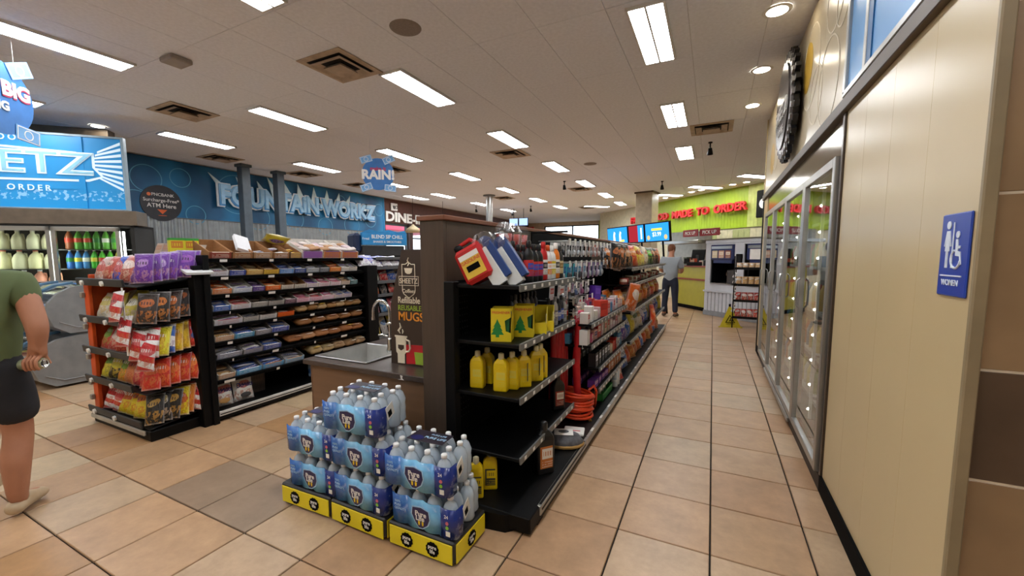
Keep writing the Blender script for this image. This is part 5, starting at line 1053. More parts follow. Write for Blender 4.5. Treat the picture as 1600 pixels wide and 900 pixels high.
# -- peg section with carded goods
card = MB().cbox(-.5, .5, -.5, .5, 0, 1, .02).mesh('card', [CARTM]); blist = MB().lathe([(0, 0), (.5, 0), (.45, .7), (.3, 1), (0, 1)], 10, cap=False).mesh('blister', [PLAINO])
hook = MB().tube([(0, .0, 0), (0, -.26, 0), (0, -.27, .015)], .004, 5).mesh('hook', [ALU]); tagm = MB().cbox(-.02, .02, -.004, 0, -.028, .028, .002).mesh('hook_tag', [TAGW])
PB = thing('peg_board', 'black peg board holding carded accessories above the red brushes', 'pegboard', (-1.328, 3.12, .0)); build('board', MB().box(0, .01, 0, 1.85, 1.0, 1.70), BLACKM, PB); build('top_bar', MB().cbox(0, .3, .02, .04, 1.69, 1.705, .002), BLACK, PB)
pegs = [(1.62, .12, 11, [('c8c8c8', '2a2a30'), ('b8b8bc', '5a5a60'), ('d0ccc8', '3a3a40'), ('a85a44', 'c8c8c8'), ('c0c0c4', '3a3a44')], .07), (1.44, .15, 10, [('3fa8b8', '2a6ab0'), ('3fa8b8', '2a5aa8'), ('c8d0d4', '3a8ab8'), ('8a5a8a', 'c8b0c8'), ('8a6a9a', 'c8c0d0'), ('5a7a9a', 'c0c8d8')], .085), (1.26, .12, 8, [('d8d4d0', 'c85a4a'), ('c8c8cc', '5a6a8a'), ('c0b8c8', 'a05a8a'), ('d0d0d4', '4a4a50')], .08), (1.12, .13, 7, [('6a6a6c', 'c8c8c8'), ('c8a0a8', 'd83a4a'), ('d8d8d8', 'c8303a'), ('a8a8ac', '4a4a50')], .09)]
for r_i, (zt, h_, n, cs, w_) in enumerate(pegs):
    n = (11, 9, 5, 5)[r_i]
    for i in range(n):
        y = 3.2+i*((1.62, 1.5, .95, .9)[r_i]/n)+.06
        k_ = put('hook', hook, PB, (0.01, y-3.12, zt+.01), (0, 0, R(90))); put('hook_tag', tagm, PB, (.285, y-3.12, zt-.0), (0, 0, R(90)))
        for dq in range(2):
            c1, c2 = cs[(i*len(cs)//n) % len(cs)]
            o = put('carded_item', card, None, (-1.2+.085*dq, y, zt-h_), (R(3), 0, R(90+RQ.uniform(-8, 8))), (w_, .006, h_), c1, c2)
            tag(o, 'carded accessory %s along the %s peg row, %s on hook' % (ordn(i), ordn(r_i), ('rear', 'front')[dq]), 'carded item', 'carded goods on the peg board')
            if dq: put('blister', blist, o, (0, -.4, .3), (R(90), 0, 0), (.6, .45, 4.), RQ.choice(['3a3a40', 'c8ccd0', c2, 'a8acb0']))
for i in range(4):
    o = thing('chrome_gauge', 'round chrome and black gauge pack %s on the lower peg row' % ordn(i), 'gauge', (-1.0, 3.14+.085*(i % 2), 1.15-.09*(i//2)), R(90), 'chrome gauges'); build('dial', MB().cyl((0, 0, 0), (0, -.03, 0), .036, n=18), CHROME, o); build('backing_card', MB().cbox(-.04, .04, 0, .003, -.06, .06, .001), BLACK, o)
for i, (y, c) in enumerate([(3.2, 'b88a3a'), (3.36, 'c83a5a'), (3.5, 'd84a6a'), (3.62, 'a8a05a')]):
    tag(put('flat_accessory_pack', BOXM, None, (-1.02, y, .955), (0, 0, R(90)), (.11, .04, .075), c, 'e8e0d8'), ('amber', 'dark pink', 'light pink', 'olive')[i]+' flat accessory pack low on the peg section', 'packet', 'flat packs')
# -- small-goods shelves
for z in (.94, .76, .5, .31): shelf(1.32 if z > .6 else 1.6, 2.9, z-.0, .5, 12, CHN)
cols = ['d8503a', 'd8d0c8', 'e0c0b0', 'c8302c', 'e0d8d4', '4a8ab0', 'd8b8c0', 'e8e4e0', 'e4dcd8', 'c85a7a', 'd8c8b0', 'd8a8a0']
for r_i, (z, y0, n) in enumerate([(.941, 3.38, 12), (.761, 3.38, 12), (.501, 3.68, 10), (.311, 3.68, 9)]):
    for j in range(2):
        for i in range(n):
            h_ = RQ.uniform(.08, .15) if z > .9 else RQ.uniform(.07, .14)
            if r_i == 3: c1, c2, h_ = ('6a3a90', 'd8a0c8', .07) if i < 4 else ('c87a4a', 'e8d8c8', .1)
            elif r_i == 2 and i < 5: c1, c2, h_ = '2a2a30', 'd8dce4', .13
            else: c1, c2 = RQ.choice(cols), RQ.choice(['e8e4e0', '2a3a80', 'd8d0c0', 'c8302c'])
            o = put('remedy_box', BOXM, None, (-.945-.15*j, y0+i*(1.5 if r_i < 2 else 1.2)/n, z), (0, 0, R(90+RQ.uniform(-6, 6))), (.085 if r_i < 3 else .1, .06 if j else .07, h_), c1, c2)
            tag(o, 'remedy box %s along the %s row of the %s small-goods shelf' % (ordn(i), ('front', 'back')[j], ordn(r_i)), 'box', 'remedy boxes')
tag(put('purple_carton', BOXM, None, (-1.12, 4.38, 1.042), (0, R(6), R(78)), (.14, .07, .15), '5a2fa8', '7a4ac8'), 'purple carton standing above the remedy boxes', 'box')
tag(put('red_carton', BOXM, None, (-.93, 3.86, .942), (0, 0, R(70)), (.13, .08, .15), 'd03a28', 'b02a1c'), 'bright red carton at front of the first small-goods shelf', 'box')
for i in range(2): bottle('blue_lotion_bottle', ('nearer', 'farther')[i]+' blue lotion bottle on the third small-goods shelf', 'lotion bottles', (-.93, 4.72+i*.08, .502), R(90), .055, .17, '6a9ad0', 'e8ecf4', '2a4a90', 'e8ecf0')
o = thing('green_bin', 'green wire bin of brushes on the bottom deck', 'bin', (-.98, 4.1, .106), R(90))
gb = MB(); gb.box(-.22, .22, -.08, -.076, 0, .07); gb.box(-.22, .22, .076, .08, 0, .07); gb.box(-.22, -.216, -.08, .08, 0, .07); gb.box(.216, .22, -.08, .08, 0, .07); gb.box(-.22, .22, -.08, .08, 0, .004); build('basket', gb, mat('bin_green', '2f8a3c', .4), o)
for i in range(9): tag(put('boxed_brush', BOXM, None, (-.98-.05*(i % 2), 3.9+i*.048, .111), (R(-5), RQ.uniform(-.1, .1), R(90)), (.03, .03, RQ.uniform(.16, .24)), RQ.choice(['8a8a80', 'c8c0a8', 'd84a7a', '3a3a38', 'd8d4cc']), 'e0dcd4'), 'slim boxed brush %s along the green bin' % ordn(i), 'box', 'boxed brushes in the green bin')
for i in range(2): tag(put('white_jar', CAN, None, (-.9, 4.42+i*.1, .106), scale=(.07, .07, .19), color='d8dad8', c2='9ab0c8'), ('nearer', 'farther')[i]+' white jar past the green bin', 'jar', 'white jars')
# -- chip section
for z in (1.36, 1.165, .83, .47): shelf(3.05, 6.93, z, .52, 13, mat('chip_channel', '8b8880', .4, .3))
def chips(z, y0, n, step, w_, h_, cols, nm, x=-.95, lean=-14, d=.1, rows=2):
    for i in range(n):
        for j in range(rows):
            c1, c2 = cols[i % len(cols)]
            bag('chip_bag', '%s, %s along the %s row' % (nm, ordn(i), ('front', 'back')[j]), nm, (x-.14*j, y0+i*step+RQ.uniform(-.02, .02), z+.001), (R(lean+RQ.uniform(-6, 6)), RQ.uniform(-.1, .1), R(78+RQ.uniform(-14, 14))), (w_, d, h_), c1, c2)
chips(1.36, 4.98, 14, .27, .24, .30, [('1c1a1c', 'd8803a'), ('1c1a1c', 'd8a070'), ('201c1c', 'c86a3a'), ('c8401c', 'e8a060'), ('e0c84a', 'c83a2c'), ('e8d868', 'd8402c'), ('e0cc50', '3a6ac0'), ('d8d0b8', 'c83a30'), ('28501c', '6ac83a'), ('1c3a1c', '7ad048')], 'tall chip bag on the top chip shelf')
for i in range(5): bag('hanging_jerky_bag', 'black hanging bag %s at the near end of the top chip shelf' % ordn(i), 'hanging black bags', (-.97, 4.62+i*.15, 1.36-.02*(i % 2)), (R(-4), .1, R(70)), (.15, .07, .3), '19181a', 'd8804a')
for i in range(11):
    c1, c2 = [('8a2a20', 'd8c8b8'), ('b8b0a0', '8a4a2a'), ('d8d0c0', 'a83a2a')][i % 3]
    tag(put('dip_can', CAN, None, (-.95, 5.1+i*.32, 1.166), scale=(.11, .11, .075+.02*(i % 2)), color=c1, c2=c2), 'low dip can %s along the second chip shelf' % ordn(i), 'can', 'dip cans')
chips(.83, 5.05, 13, .29, .26, .28, [('d86a1c', 'e8a850'), ('6a2a1c', 'd8b080'), ('c8281c', 'f0e8e0'), ('c8281c', 'e8d040'), ('d8a01c', 'c83a1c'), ('d0601c', 'e8c060')], 'chip bag on the third chip shelf')
chips(.47, 5.15, 13, .29, .26, .28, [('4a2f8a', 'e0d8e8'), ('2f6ac0', 'e8e8f0'), ('d8c840', 'c8b030'), ('c8c4bc', '6a8a4a'), ('d8d4cc', 'c8a050')], 'chip bag on the fourth chip shelf')
chips(.106, 4.95, 14, .285, .26, .28, [('d0601c', 'e8b060'), ('2f6ac8', 'e8e8ea'), ('d8501c', 'e8a050'), ('c8702c', 'e8d080'), ('b84a1c', 'e0c070')], 'chip bag on the bottom chip deck', lean=-22)
bag('chip_bag', 'orange chip bag hanging forward at the near end of the third chip shelf', None, (-.86, 4.98, .86), (R(8), .15, R(70)), (.25, .1, .33), 'd8641c', 'ece4dc', 0)
bag('chip_bag', 'white, red and green bag leaning at the near end of the bottom deck', None, (-.9, 4.66, .106), (R(-30), .1, R(75)), (.26, .09, .25), 'd8d8d4', 'c8302c', 9)
bag('chip_bag', 'red chip bag sticking out at the far end of the gondola', None, (-.84, 7.1, .36), (R(-8), .1, R(80)), (.22, .09, .36), 'd8401c', 'e88a50')
# ================================================================== FOOD COUNTER AREA (angled 45 degrees)
def dg(u, v, z, c=11.68, x0=-.15): return (x0+u*s2+v*s2, (c-x0)-u*s2+v*s2, z)     # u to the right, v away
GA = R(-45)
gw = struct(build('wall_green', MB().box(-8, 4.3, 0, .2, 2.3, ZC).box(-8, 4.3, .0, .2, 0, 2.3), mat('tile_wall_pale', 'c2bda2', .4, 0, .1), loc=dg(0, 0, 0, 14.9, .8), rot=(0, 0, GA)))
for k in range(46): build('green_slat', MB().cbox(-5.2+k*.115, -5.2+k*.115+.112, -.03, -.01, 2.33, ZC, .006), GREENW, gw)
for k in range(8): build('pale_slat', MB().cbox(.1+k*.115, .1+k*.115+.112, -.045, -.01, 2.33, ZC, .006), mat('pale_green_wall', 'c2cf74', .45), gw)
for k in range(24): build('band_tile', MB().cbox(-3.0+k*.2, -3.0+k*.2+.195, -.02, 0, 1.95, 2.29, .004), (mat('tile_cream', 'd0caa8', .35), mat('tile_olive', 'a8b078', .35))[(k*5//3) % 2], gw)
o = thing('made_to_order_letters', 'red raised letters reading FRESH FOOD MADE TO ORDER on green wall', 'sign', dg(0, -.06, 2.84, 14.77, .76), GA)
me = wide('FRESH  FOOD  MADE  TO  ORDER', .34, 5.5, ext=.04, bold=.032, mats=[mat('letter_red', 'd8252c', .4)]); put('letters', me, o, (-2.6, 0, 0), (UP, 0, 0))
o = thing('black_menu_sign', 'black rounded sign hanging at the right end of the green wall', 'sign', dg(.75, -.1, 2.55, 14.77, .76), GA); build('plate', MB().cbox(-.25, .25, -.05, 0, 0, .75, .06), BLACK, o); build('emblem', MB().cyl((0, -.05, .38), (0, -.06, .38), .14, n=20), TAGW, o)
# beige column
o = thing('beige_column', 'square beige column rising before the green wall', 'column', (-1.95, 14.05, 0), R(-12)); CB = mat('column_beige', 'b0a38a', .4)
build('shaft', MB().cbox(-.26, .26, -.3, .3, 0, ZC-.02, .01), CB, o); build('cap', MB().cbox(-.3, .3, -.33, .33, ZC-.05, ZC-.001, .006), BROWNT, o)
# menu screens
for i, (u0, u1, kind) in enumerate([(-2.88, -2.14, 0), (-2.12, -1.62, 1), (-1.60, -.93, 2)]):
    wd = (u1-u0)/s2; o = thing('menu_screen', ('blue menu screen with white figures, leftmost of three', 'blue menu screen with dark red band, middle of three', 'blue menu screen showing a price, rightmost of three')[i], 'screen', ((u0+u1)/2, 10-(u0+u1)/2, 1.87), (R(6), 0, GA), 'menu screens')
    build('bezel', MB().cbox(-wd/2, wd/2, -.03, .03, 0, .5, .01), BLACK, o); SCR = emat('screen_blue', H('2a8ae0'), 1.0)
    s_ = build('display', MB().box(-wd/2+.03, wd/2-.03, -.034, -.03, .03, .47), SCR, o)
    if kind == 0:
        for x in (-.15, .15): build('figure', MB().prism([(x-.05, .08), (x+.06, .08), (x+.04, .25), (x+.07, .33), (x, .37), (x-.04, .27)], .034, .036, M=MS), emat('screen_white', (.8, .9, 1), .9), s_)
        build('yellow_strip', MB().box(.1, .35, -.036, -.034, .06, .12), emat('screen_yellow', (.8, .7, .1), .8), s_)
    if kind == 1: build('red_band', MB().box(-.32, .08, -.036, -.034, .03, .47), emat('screen_red', (.32, .02, .03), .8), s_); build('blue_figure', MB().box(.2, .26, -.036, -.034, .1, .4), emat('screen_white', (.8, .9, 1), .9), s_)
    if kind == 2:
        build('yellow_strip', MB().box(-.2, .2, -.036, -.034, .29, .35), emat('screen_yellow', (.8, .7, .1), .8), s_); text('$3.99', .15, s_, (0, -.036, .15), emat('screen_white', (.8, .9, 1), .9), .001, .012); build('burger', MB().cyl((-.33, -.036, .12), (-.33, -.034, .12), .06, n=14).cyl((.33, -.036, .12), (.33, -.034, .12), .06, n=14), emat('screen_tan', (.7, .5, .2), .8), s_)
    build('mount', MB().cyl((.1, .06, .1), (.1, .06, -1.86), .025, n=8), BLACK, o)
for i, x in enumerate((-7.6, -7.15)):
    o = thing('far_screen', ('left', 'right')[i]+' small bright screen hanging far behind the partition', 'screen', (x, 16.0, 2.8), 0, 'far hanging screens'); build('bezel', MB().cbox(-.21, .21, 0, .05, 0, .33, .01), BLACK, o); build('display', MB().box(-.19, .19, -.004, 0, .02, .31), emat('screen_pale', (.35, .5, .95), 1.), o); build('hanger', MB().cyl((0, .02, .33), (0, .02, .72), .012, n=6), BLACK, o)
# green service counter
o = thing('service_counter', 'lime green service counter with two red-brown ledges', 'counter', dg(-.02, .35, 0, 11.68), R(-54)); LG = mat('counter_lime', 'a9a437', .4, 0, .05)
build('front_panel', MB().cbox(-1.75, 0, 0, .03, .1, 1.2, .004), LG, o); build('upper_block', MB().cbox(-.42, 0, -.012, .03, .87, 1.2, .004), mat('counter_lime_dark', '97902c', .4), o); build('body', MB().box(-1.75, -.55, .03, .55, 0, 1.2), mat('counter_core', '6a6030', .6), o)
build('kick', MB().box(-1.75, 0, -.005, .03, 0, .1), BLACKM, o); LD = mat('ledge_red', '8e3a26', .4)
build('ledge', MB().cbox(-1.8, .02, -.05, .05, .83, .875, .006), LD, o); build('ledge', MB().cbox(-1.8, .0, -.06, .05, 1.2, 1.235, .006), LD, o); build('counter_top', MB().cbox(-1.8, -.55, .05, .58, 1.2, 1.235, .006), LD, o)
for i, (u, w_, h_, c, c2) in enumerate([(-.35, .3, .18, '8a8a86', 'c8c8c4'), (-.75, .2, .14, 'd8d0c0', 'c83a2c'), (-1.1, .3, .2, 'b84a2c', 'd8c8a8'), (-1.4, .22, .24, '3a4a30', 'c8c8b8')]):
    tag(put('counter_item', BOXM, None, dg(-.02+u*.92, .62, 1.236, 11.68), (0, 0, R(-62)), (w_, .2, h_), c, c2), ('grey tray', 'white and red carton', 'orange-brown crate', 'dark green carton')[i]+' on top of the lime service counter', 'box', 'items on the service counter')
o = thing('cash_register', 'black register terminal on the service counter', 'register', dg(-.9, .55, 1.236, 11.68), R(-30)); build('base', MB().cbox(-.22, .22, -.15, .2, 0, .1, .01), BLACK, o); build('monitor', MB().cbox(-.2, .2, -.03, .01, .16, .46, .012), BLACK, o, rot=(R(-12), 0, 0)); build('stand', MB().cbox(-.04, .04, .0, .05, .08, .3, .005), DARKG, o); build('customer_display', MB().cbox(-.38, -.22, -.05, -.02, .05, .2, .008), BLACK, o); build('printer', MB().cbox(.22, .38, -.1, .1, 0, .16, .015), DARKG, o)
# kitchen hood and pick up sign
o = thing('exhaust_hood', 'stainless kitchen hood panel behind the service counter', 'hood', dg(-.2, 1.6, 0, 11.68), GA); build('panel', MB().cbox(-3.2, -1.3, 0, .06, .9, 2.3, .01), mat('hood_steel', '8a867c', .3, .8), o); build('lip', MB().cbox(-3.2, -1.5, -.3, .02, 1.9, 2.0, .01), STEEL, o); build('shelf_edge', MB().cbox(-3.2, -1.4, -.2, 0, 1.25, 1.28, .004), ALU, o)
PU = thing('pick_up_sign', 'dark red PICK UP sign hanging over the service counter', 'sign', (-.38, 12.9, 2.06)); RDS = mat('pickup_red', '8e1f26', .45)
for a, (px_, py_, w_, rz, tx) in enumerate([(-.24, .25, .66, -52, 'PICK UP'), (.26, -.2, .66, -42, 'PICK UP')]):
    pn = build('panel', MB().cbox(-w_/2, w_/2, 0, .03, 0, .2, .006), RDS, PU, loc=(px_, py_, 0), rot=(0, 0, R(rz))); text(tx, .13, pn, (0, -.003, .055), WHITE, .002, .014)
build('bracket', MB().cyl((0, .03, .1), (.55, .62, .1), .012, n=6), BLACK, PU)
# white drink kiosk
K = thing('drink_kiosk', 'white wooden kiosk wall with recessed drink machines', 'kiosk', dg(0, 0, 0), GA); KW = mat('kiosk_white', 'c9cdd4', .5, 0, .04)
KX = 2.0
build('top_rail', MB().cbox(-.02, KX, -.02, .7, 1.82, 1.9, .004), KW, K); build('cornice', MB().cbox(-.05, KX, -.05, .7, 1.9, 1.925, .004), mat('kiosk_taupe', '6b6355', .5), K)
build('face_board', MB().box(0, .14, 0, .03, .62, 1.82).box(.14, .88, 0, .03, 1.78, 1.82).box(.86, 1.12, 0, .03, .62, 1.82).box(1.12, KX, 0, .03, 1.78, 1.82).box(.14, KX, 0, .03, .62, .8), KW, K); build('side_board', MB().box(-.02, 0, 0, .7, 0, 1.82), KW, K)
build('sill', MB().cbox(-.03, KX, -.05, .05, .6, .64, .005), KW, K); build('back_board', MB().box(0, KX, .62, .65, .6, 1.82), DARKG, K)
for k in range(17): build('bead_board', MB().cbox(.0+k*.115, .0+k*.115+.10, -.015, .01, .12, .6, .008), KW, K)
build('bead_backing', MB().box(0, KX, .01, .03, 0, .6), GREYM, K); build('base_board', MB().cbox(-.02, KX, -.03, .01, 0, .12, .005), mat('kiosk_base', '8d9094', .5), K)
NV = mat('machine_navy', '1f2a5c', .35)
for i, u in enumerate((.5, 1.55)):
    o = thing('drink_machine', ('left', 'right')[i]+' drink machine with navy header set in the white kiosk', 'machine', dg(u, .0, .805), GA, 'kiosk drink machines')
    build('header', MB().cbox(-.35, .35, -.03, .3, .60, .97, .02), NV, o); build('header_side', MB().cbox(-.28, .28, .0, .2, .52, .62, .01), NV, o); build('marquee', MB().cbox(-.31, .31, -.04, -.03, .87, .94, .02), STEEL, o)
    if i == 0:
        for k in range(3): put('menu_card', BOXM, o, (-.2+.2*k, -.035, .65), scale=(.16, .01, .18), color=('d8c8a0', 'c89a80', '8a4a30')[k], c2='e8dcc8')
    else: build('menu_card', MB().box(-.25, .1, -.036, -.03, .62, .85), TAGW, o)
    build('cavity', MB().box(-.34, .34, .55, .58, 0, .6).box(-.34, -.32, .03, .58, 0, .6), BLACK, o); build('brewer', MB().cbox(.05, .33, .1, .5, 0.02, .36, .02), mat('brewer_dark', '3a3632', .4), o); build('drip_tray', MB().cbox(-.33, .33, -.03, .5, 0, .03, .005), STEEL, o); build('nozzle', MB().cyl((.1, .06, .3), (.1, .06, .22), .02, n=8), CHROME, o)
tag(build('black_speaker_box', MB().cbox(-.07, .07, -.06, .0, 0, .3, .008), BLACK, loc=dg(1.02, -.005, 1.25), rot=(0, 0, GA)), 'black upright box on the kiosk between the machines', 'box')
# bread rack
RK = thing('snack_rack', 'black wire rack of bread and snack packs beside the kiosk', 'rack', (.66, 9.95, 0), R(-8))
w_ = MB()
for x in (-.23, .23):
    for y in (-.15, .15): w_.cyl((x, y, 0), (x, y, 1.5), .012, n=6)
build('frame', w_, BLACK, RK)
for z in (.2, .55, .88, 1.22):
    s_ = MB(); s_.box(-.23, .23, -.16, -.152, z, z+.05); s_.box(-.23, .23, .152, .16, z, z+.05)
    for k in range(12): s_.cyl((-.22+k*.04, -.16, z), (-.22+k*.04, .16, z), .004, n=4)
    build('wire_shelf', s_, BLACK, RK)
for r_i, z in enumerate((.2, .55, .88, 1.22)):
    for i in range(4):
        c1, c2 = [('c84a3a', 'e8e4dc'), ('b83228', 'e8e0d8'), ('c89a5a', 'e8dcc8'), ('d8b080', 'e8e4dc')][r_i]
        bag('snack_pack', 'white topped snack pack %s across the %s shelf of the wire rack' % (ordn(i), ordn(r_i)), 'packs on the wire rack', (.5+i*.112, 9.9, z+.012), (R(-25), 0, R(-8)), (.11, .08, .2 if r_i < 3 else .14), c1, c2)
for i in range(7): bag('hanging_packet', 'white packet %s from the top hanging on the rack side' % ordn(i), 'packets on the rack side', (.4, 9.85, 1.05-.12*i), (R(-10), R(25), R(-40)), (.07, .03, .12), 'd8d8d8', '8a8a90')
# wet floor sign
o = thing('wet_floor_sign', 'yellow pop-up caution cone sign standing in the aisle', 'caution sign', (.36, 9.95, 0), R(10)); YC = mat('caution_yellow', 'c9b81c', .5)
n3 = [(.24*math.cos(R(a)), .24*math.sin(R(a)), .0) for a in (-150, -30, 90)]; tp = (0, 0, .46)
for k in range(3): a_, b_ = n3[k], n3[(k+1) % 3]; build('fabric_panel', MB().add([a_, b_, (b_[0]*.08, b_[1]*.08, .44), (a_[0]*.08, a_[1]*.08, .44)], [(0, 1, 2, 3), (3, 2, 1, 0)] if False else [(0, 1, 2, 3)]), YC, o)
build('top_knob', MB().cyl((0, 0, .43), (0, 0, .485), .022, n=10), BLACK, o)
for p_ in n3: build('foot', MB().cbox(p_[0]-.02, p_[0]+.02, p_[1]-.02, p_[1]+.02, 0, .02, .005), YC, o)
fm_ = Matrix.Translation((0, -.123, .0)) @ Matrix.Rotation(R(90-15), 4, 'X')
tri = MB().prism([(-.095, .1), (.095, .1), (.0, .27)], 0, .003, M=fm_); build('caution_triangle', tri, BLACKM, o); build('triangle_fill', MB().prism([(-.07, .113), (.07, .113), (0, .24)], .003, .005, M=fm_), YC, o); build('slip_figure', MB().tube([(-.02, .13, .005), (.0, .16, .005), (.015, .18, .005), (.0, .205, .005)], .008, 6, M=fm_).tube([(.0, .16, .005), (.035, .13, .005)], .007, 6, M=fm_), BLACKM, o)
put('lettering', tmesh('CAUTION', .035, .001, .01, [BLACKM]), o, (0, -.105, .062), (R(75), 0, 0))

# ================================================================== HANGING ROUND SIGNS
def hang(loc, r, label, lines, rz):
    o = thing('hanging_round_sign', label, 'sign', loc, rz, 'hanging blue signs'); HB = mat('hang_blue', '2f6fb4', .45)
    build('disc', MB().cyl((0, .006, 0), (0, 0, 0), r*.93, n=40), HB, o)
    BL = mat('bill_blue', '6fa6d8', .5)
    for k, (x, z, a) in enumerate([(-.66, .84, 18), (.62, .86, 25), (-.68, -.78, 20), (.68, -.8, -5)]):
        b = build('bank_note', MB().cbox(-.34*r, .34*r, -.004, 0, -.2*r, .2*r, .001), BL, o, loc=(x*r, -.003, z*r), rot=(0, R(-a), 0))
        build('note_ring', ring(.13*r, .025*r, 20), WHITE, b, loc=(0, -.004, 0), rot=(UP, 0, 0)); e = MB()
        for s in (-1, 1): e.box(-.31*r, .31*r, -.006, -.004, s*.165*r-.01*r, s*.165*r+.01*r); e.box(s*.3*r-.01*r, s*.3*r+.01*r, -.006, -.004, -.165*r, .165*r)
        build('note_border', e, WHITE, b)
    for s, size, z, m in lines: text(s, size*r, o, (0, -.004-.002*(m is WHITE), z*r), m, .002, .045)
    for x in (-.5, .5): build('thread', MB().cyl((x*r, .003, .8*r), (x*r, .003, ZC-loc[2]-.002), .0015, n=4), TAGW, o)
PK = mat('magenta_print', 'b0305a', .5)
hang((-4.70, 5.0, 2.79), .26, 'round blue hanging sign reading RAIN with bank note drawings', [('make it', .3, .22, PK), ('RAIN!', .74, -.28, WHITE)], R(38))
hang((-5.74, 1.42, 2.95), .35, 'round blue hanging sign at the left edge above the cooler', [('BIG BIG', .5, .1, WHITE), ('BIG BIG', .5, .06, PK), ('BIG', .3, -.3, WHITE)], R(126))

# ================================================================== PEOPLE
SKIN = bpy.data.materials.new('skin'); t = NT(SKIN); t.out(t.mix(t.noise(9, 4, t.co('Object')), H('a06a50')[:3], H('b98263')[:3]), .55)
def person(name, label, loc, rz, J, mats, extra=None, s=1.):
    """J: joint positions, forward = local -Y, right = local -X"""
    o = thing(name, label, 'person', loc, rz); o.scale = (s, s, s)
    V = []; E = []; Rr = []
    def a(p, r, par=None):
        V.append(tuple(p)); Rr.append(r); i = len(V)-1
        if par is not None: E.append((par, i))
        return i
    pel = a(J['pelvis'], (.125, .09)); wa = a(J['waist'], (.115, .085), pel); ch = a(J['chest'], (.14, .095), wa); nb = a(J['neck'], (.07, .065), ch); hb = a(J['head0'], (.062, .068), nb)
    hm = a(J['head1'], (.074, .092), hb); ht = a(J['head2'], (.06, .075), hm)
    nose = a(Vector(J['head1'])+Vector((0, -.1, -.01)), (.013, .018), hm)
    for sx in (-1, 1): a(Vector(J['head1'])+Vector((sx*.082, .012, -.005)), (.012, .02), hm)
    for sd in ('r', 'l'):
        sh_ = a(J['sh_'+sd], .064, ch); el = a(J['el_'+sd], .052, sh_); wr = a(J['wr_'+sd], .036, el); pm_ = a(J['pa_'+sd], (.036, .024), wr)
        for k, f in enumerate(J['fi_'+sd]):
            pr_ = pm_
            for q, pt in enumerate(f): pr_ = a(pt, (.0105, .0105) if q == 0 else .009, pr_)
        hp_ = a(J['hip_'+sd], .09, pel); kn = a(J['kn_'+sd], .068, hp_); cf = a(Vector(J['kn_'+sd])*.62+Vector(J['an_'+sd])*.38+Vector(J.get('calf', (0, .02, 0))), .07 if 'mid_r' not in J else .055, kn); an = a(J['an_'+sd], .045, cf); tb = a(J['toe_'+sd], (.04, .028), an)
    body = put('body', skin('body', V, E, Rr, [SKIN], 2), o)
    def garment(nm, pts, edges, rad, m): return put(nm, skin(nm, pts, edges, rad, [m], 2), o)
    # shirt
    P = [J['pelvis_up'], J['waist'], J['chest'], tuple(Vector(J['chest'])*.35+Vector(J['neck'])*.65), J['sh_r'], J['slv_r'], J['sh_l'], J['slv_l']]
    garment('shirt', P, [(0, 1), (1, 2), (2, 3), (2, 4), (4, 5), (2, 6), (6, 7)], [(.185, .15), (.175, .135), (.185, .13), (.1, .095), .092, .078, .092, .078], mats['shirt'])
    P = [J['waist'], J['pelvis'], J['hip_r'], J['hem_r'], J['hip_l'], J['hem_l']]
    if 'mid_r' in J:
        P = [J['waist'], J['pelvis'], J['hip_r'], J['mid_r'], J['hem_r'], J['hip_l'], J['mid_l'], J['hem_l']]
        garment('trousers', P, [(0, 1), (1, 2), (2, 3), (3, 4), (1, 5), (5, 6), (6, 7)], [(.155, .12), (.17, .135), .112, .078, .068, .112, .078, .068], mats['pants'])
    else: garment('shorts', P, [(0, 1), (1, 2), (2, 3), (1, 4), (4, 5)], [(.15, .12), (.17, .14), .115, .1, .115, .1], mats['pants'])
    for sd in ('r', 'l'):
        an, toe = Vector(J['an_'+sd]), Vector(J['toe_'+sd]); d = (toe-an); d.z = 0; d.normalize(); bz = min(an.z, toe.z)
        zt = toe.z
        garment('shoe', [tuple(an-d*.06+Vector((0, 0, -.045))), tuple(an+d*.05+Vector((0, 0, -.03))), tuple(toe+Vector((0, 0, .0))+d*.03), tuple(an+Vector((0, 0, .0+mats.get('shaft', 0))))], [(0, 1), (1, 2), (1, 3)], [(.05, .042), (.055, .045), (.046, .03), .048], mats['shoe'])
    hc = Vector(J['head1'])+Vector((0, .012, .025))
    hm_ = MB().lathe([(.0, .1), (.05, .09), (.085, .05), (.093, 0), (.088, -.05), (.078, -.085)], 16, cap=False, sy=1.12, M=Matrix.Translation(hc) @ Matrix.Rotation(R(-14), 4, 'X'))
    put('hair', hm_.mesh('hair', [mats['hair']]), o)
    for sx in (-1, 1): put('eye', MB().lathe([(0, -.008), (.009, 0), (0, .008)], 8, cap=False).mesh('eye', [DARKG]), o, Vector(J['head1'])+Vector((sx*.032, -.089, .012)))
    return o
def fingers(w, d, side, curl):
    """five bent fingers rooted in the palm; w wrist->palm direction d, side vector across the knuckles, curl direction"""
    w, d, side, curl = Vector(w), Vector(d).normalized(), Vector(side).normalized(), Vector(curl).normalized(); out = []
    for k, L in enumerate((.068, .078, .072, .058)):
        b = w+side*(.03-.02*k)+d*.045; out.append([tuple(b), tuple(b+d*L*.4+curl*L*.15), tuple(b+d*L*.55+curl*L*.55), tuple(b+d*L*.35+curl*L*.85)])
    b = w+side*.036+d*.0; out.append([tuple(b), tuple(b+side*.015+d*.025+curl*.02), tuple(b+side*.01+d*.045+curl*.045)])
    return out
cax_w = Vector((.74, .5, .05)).normalized()
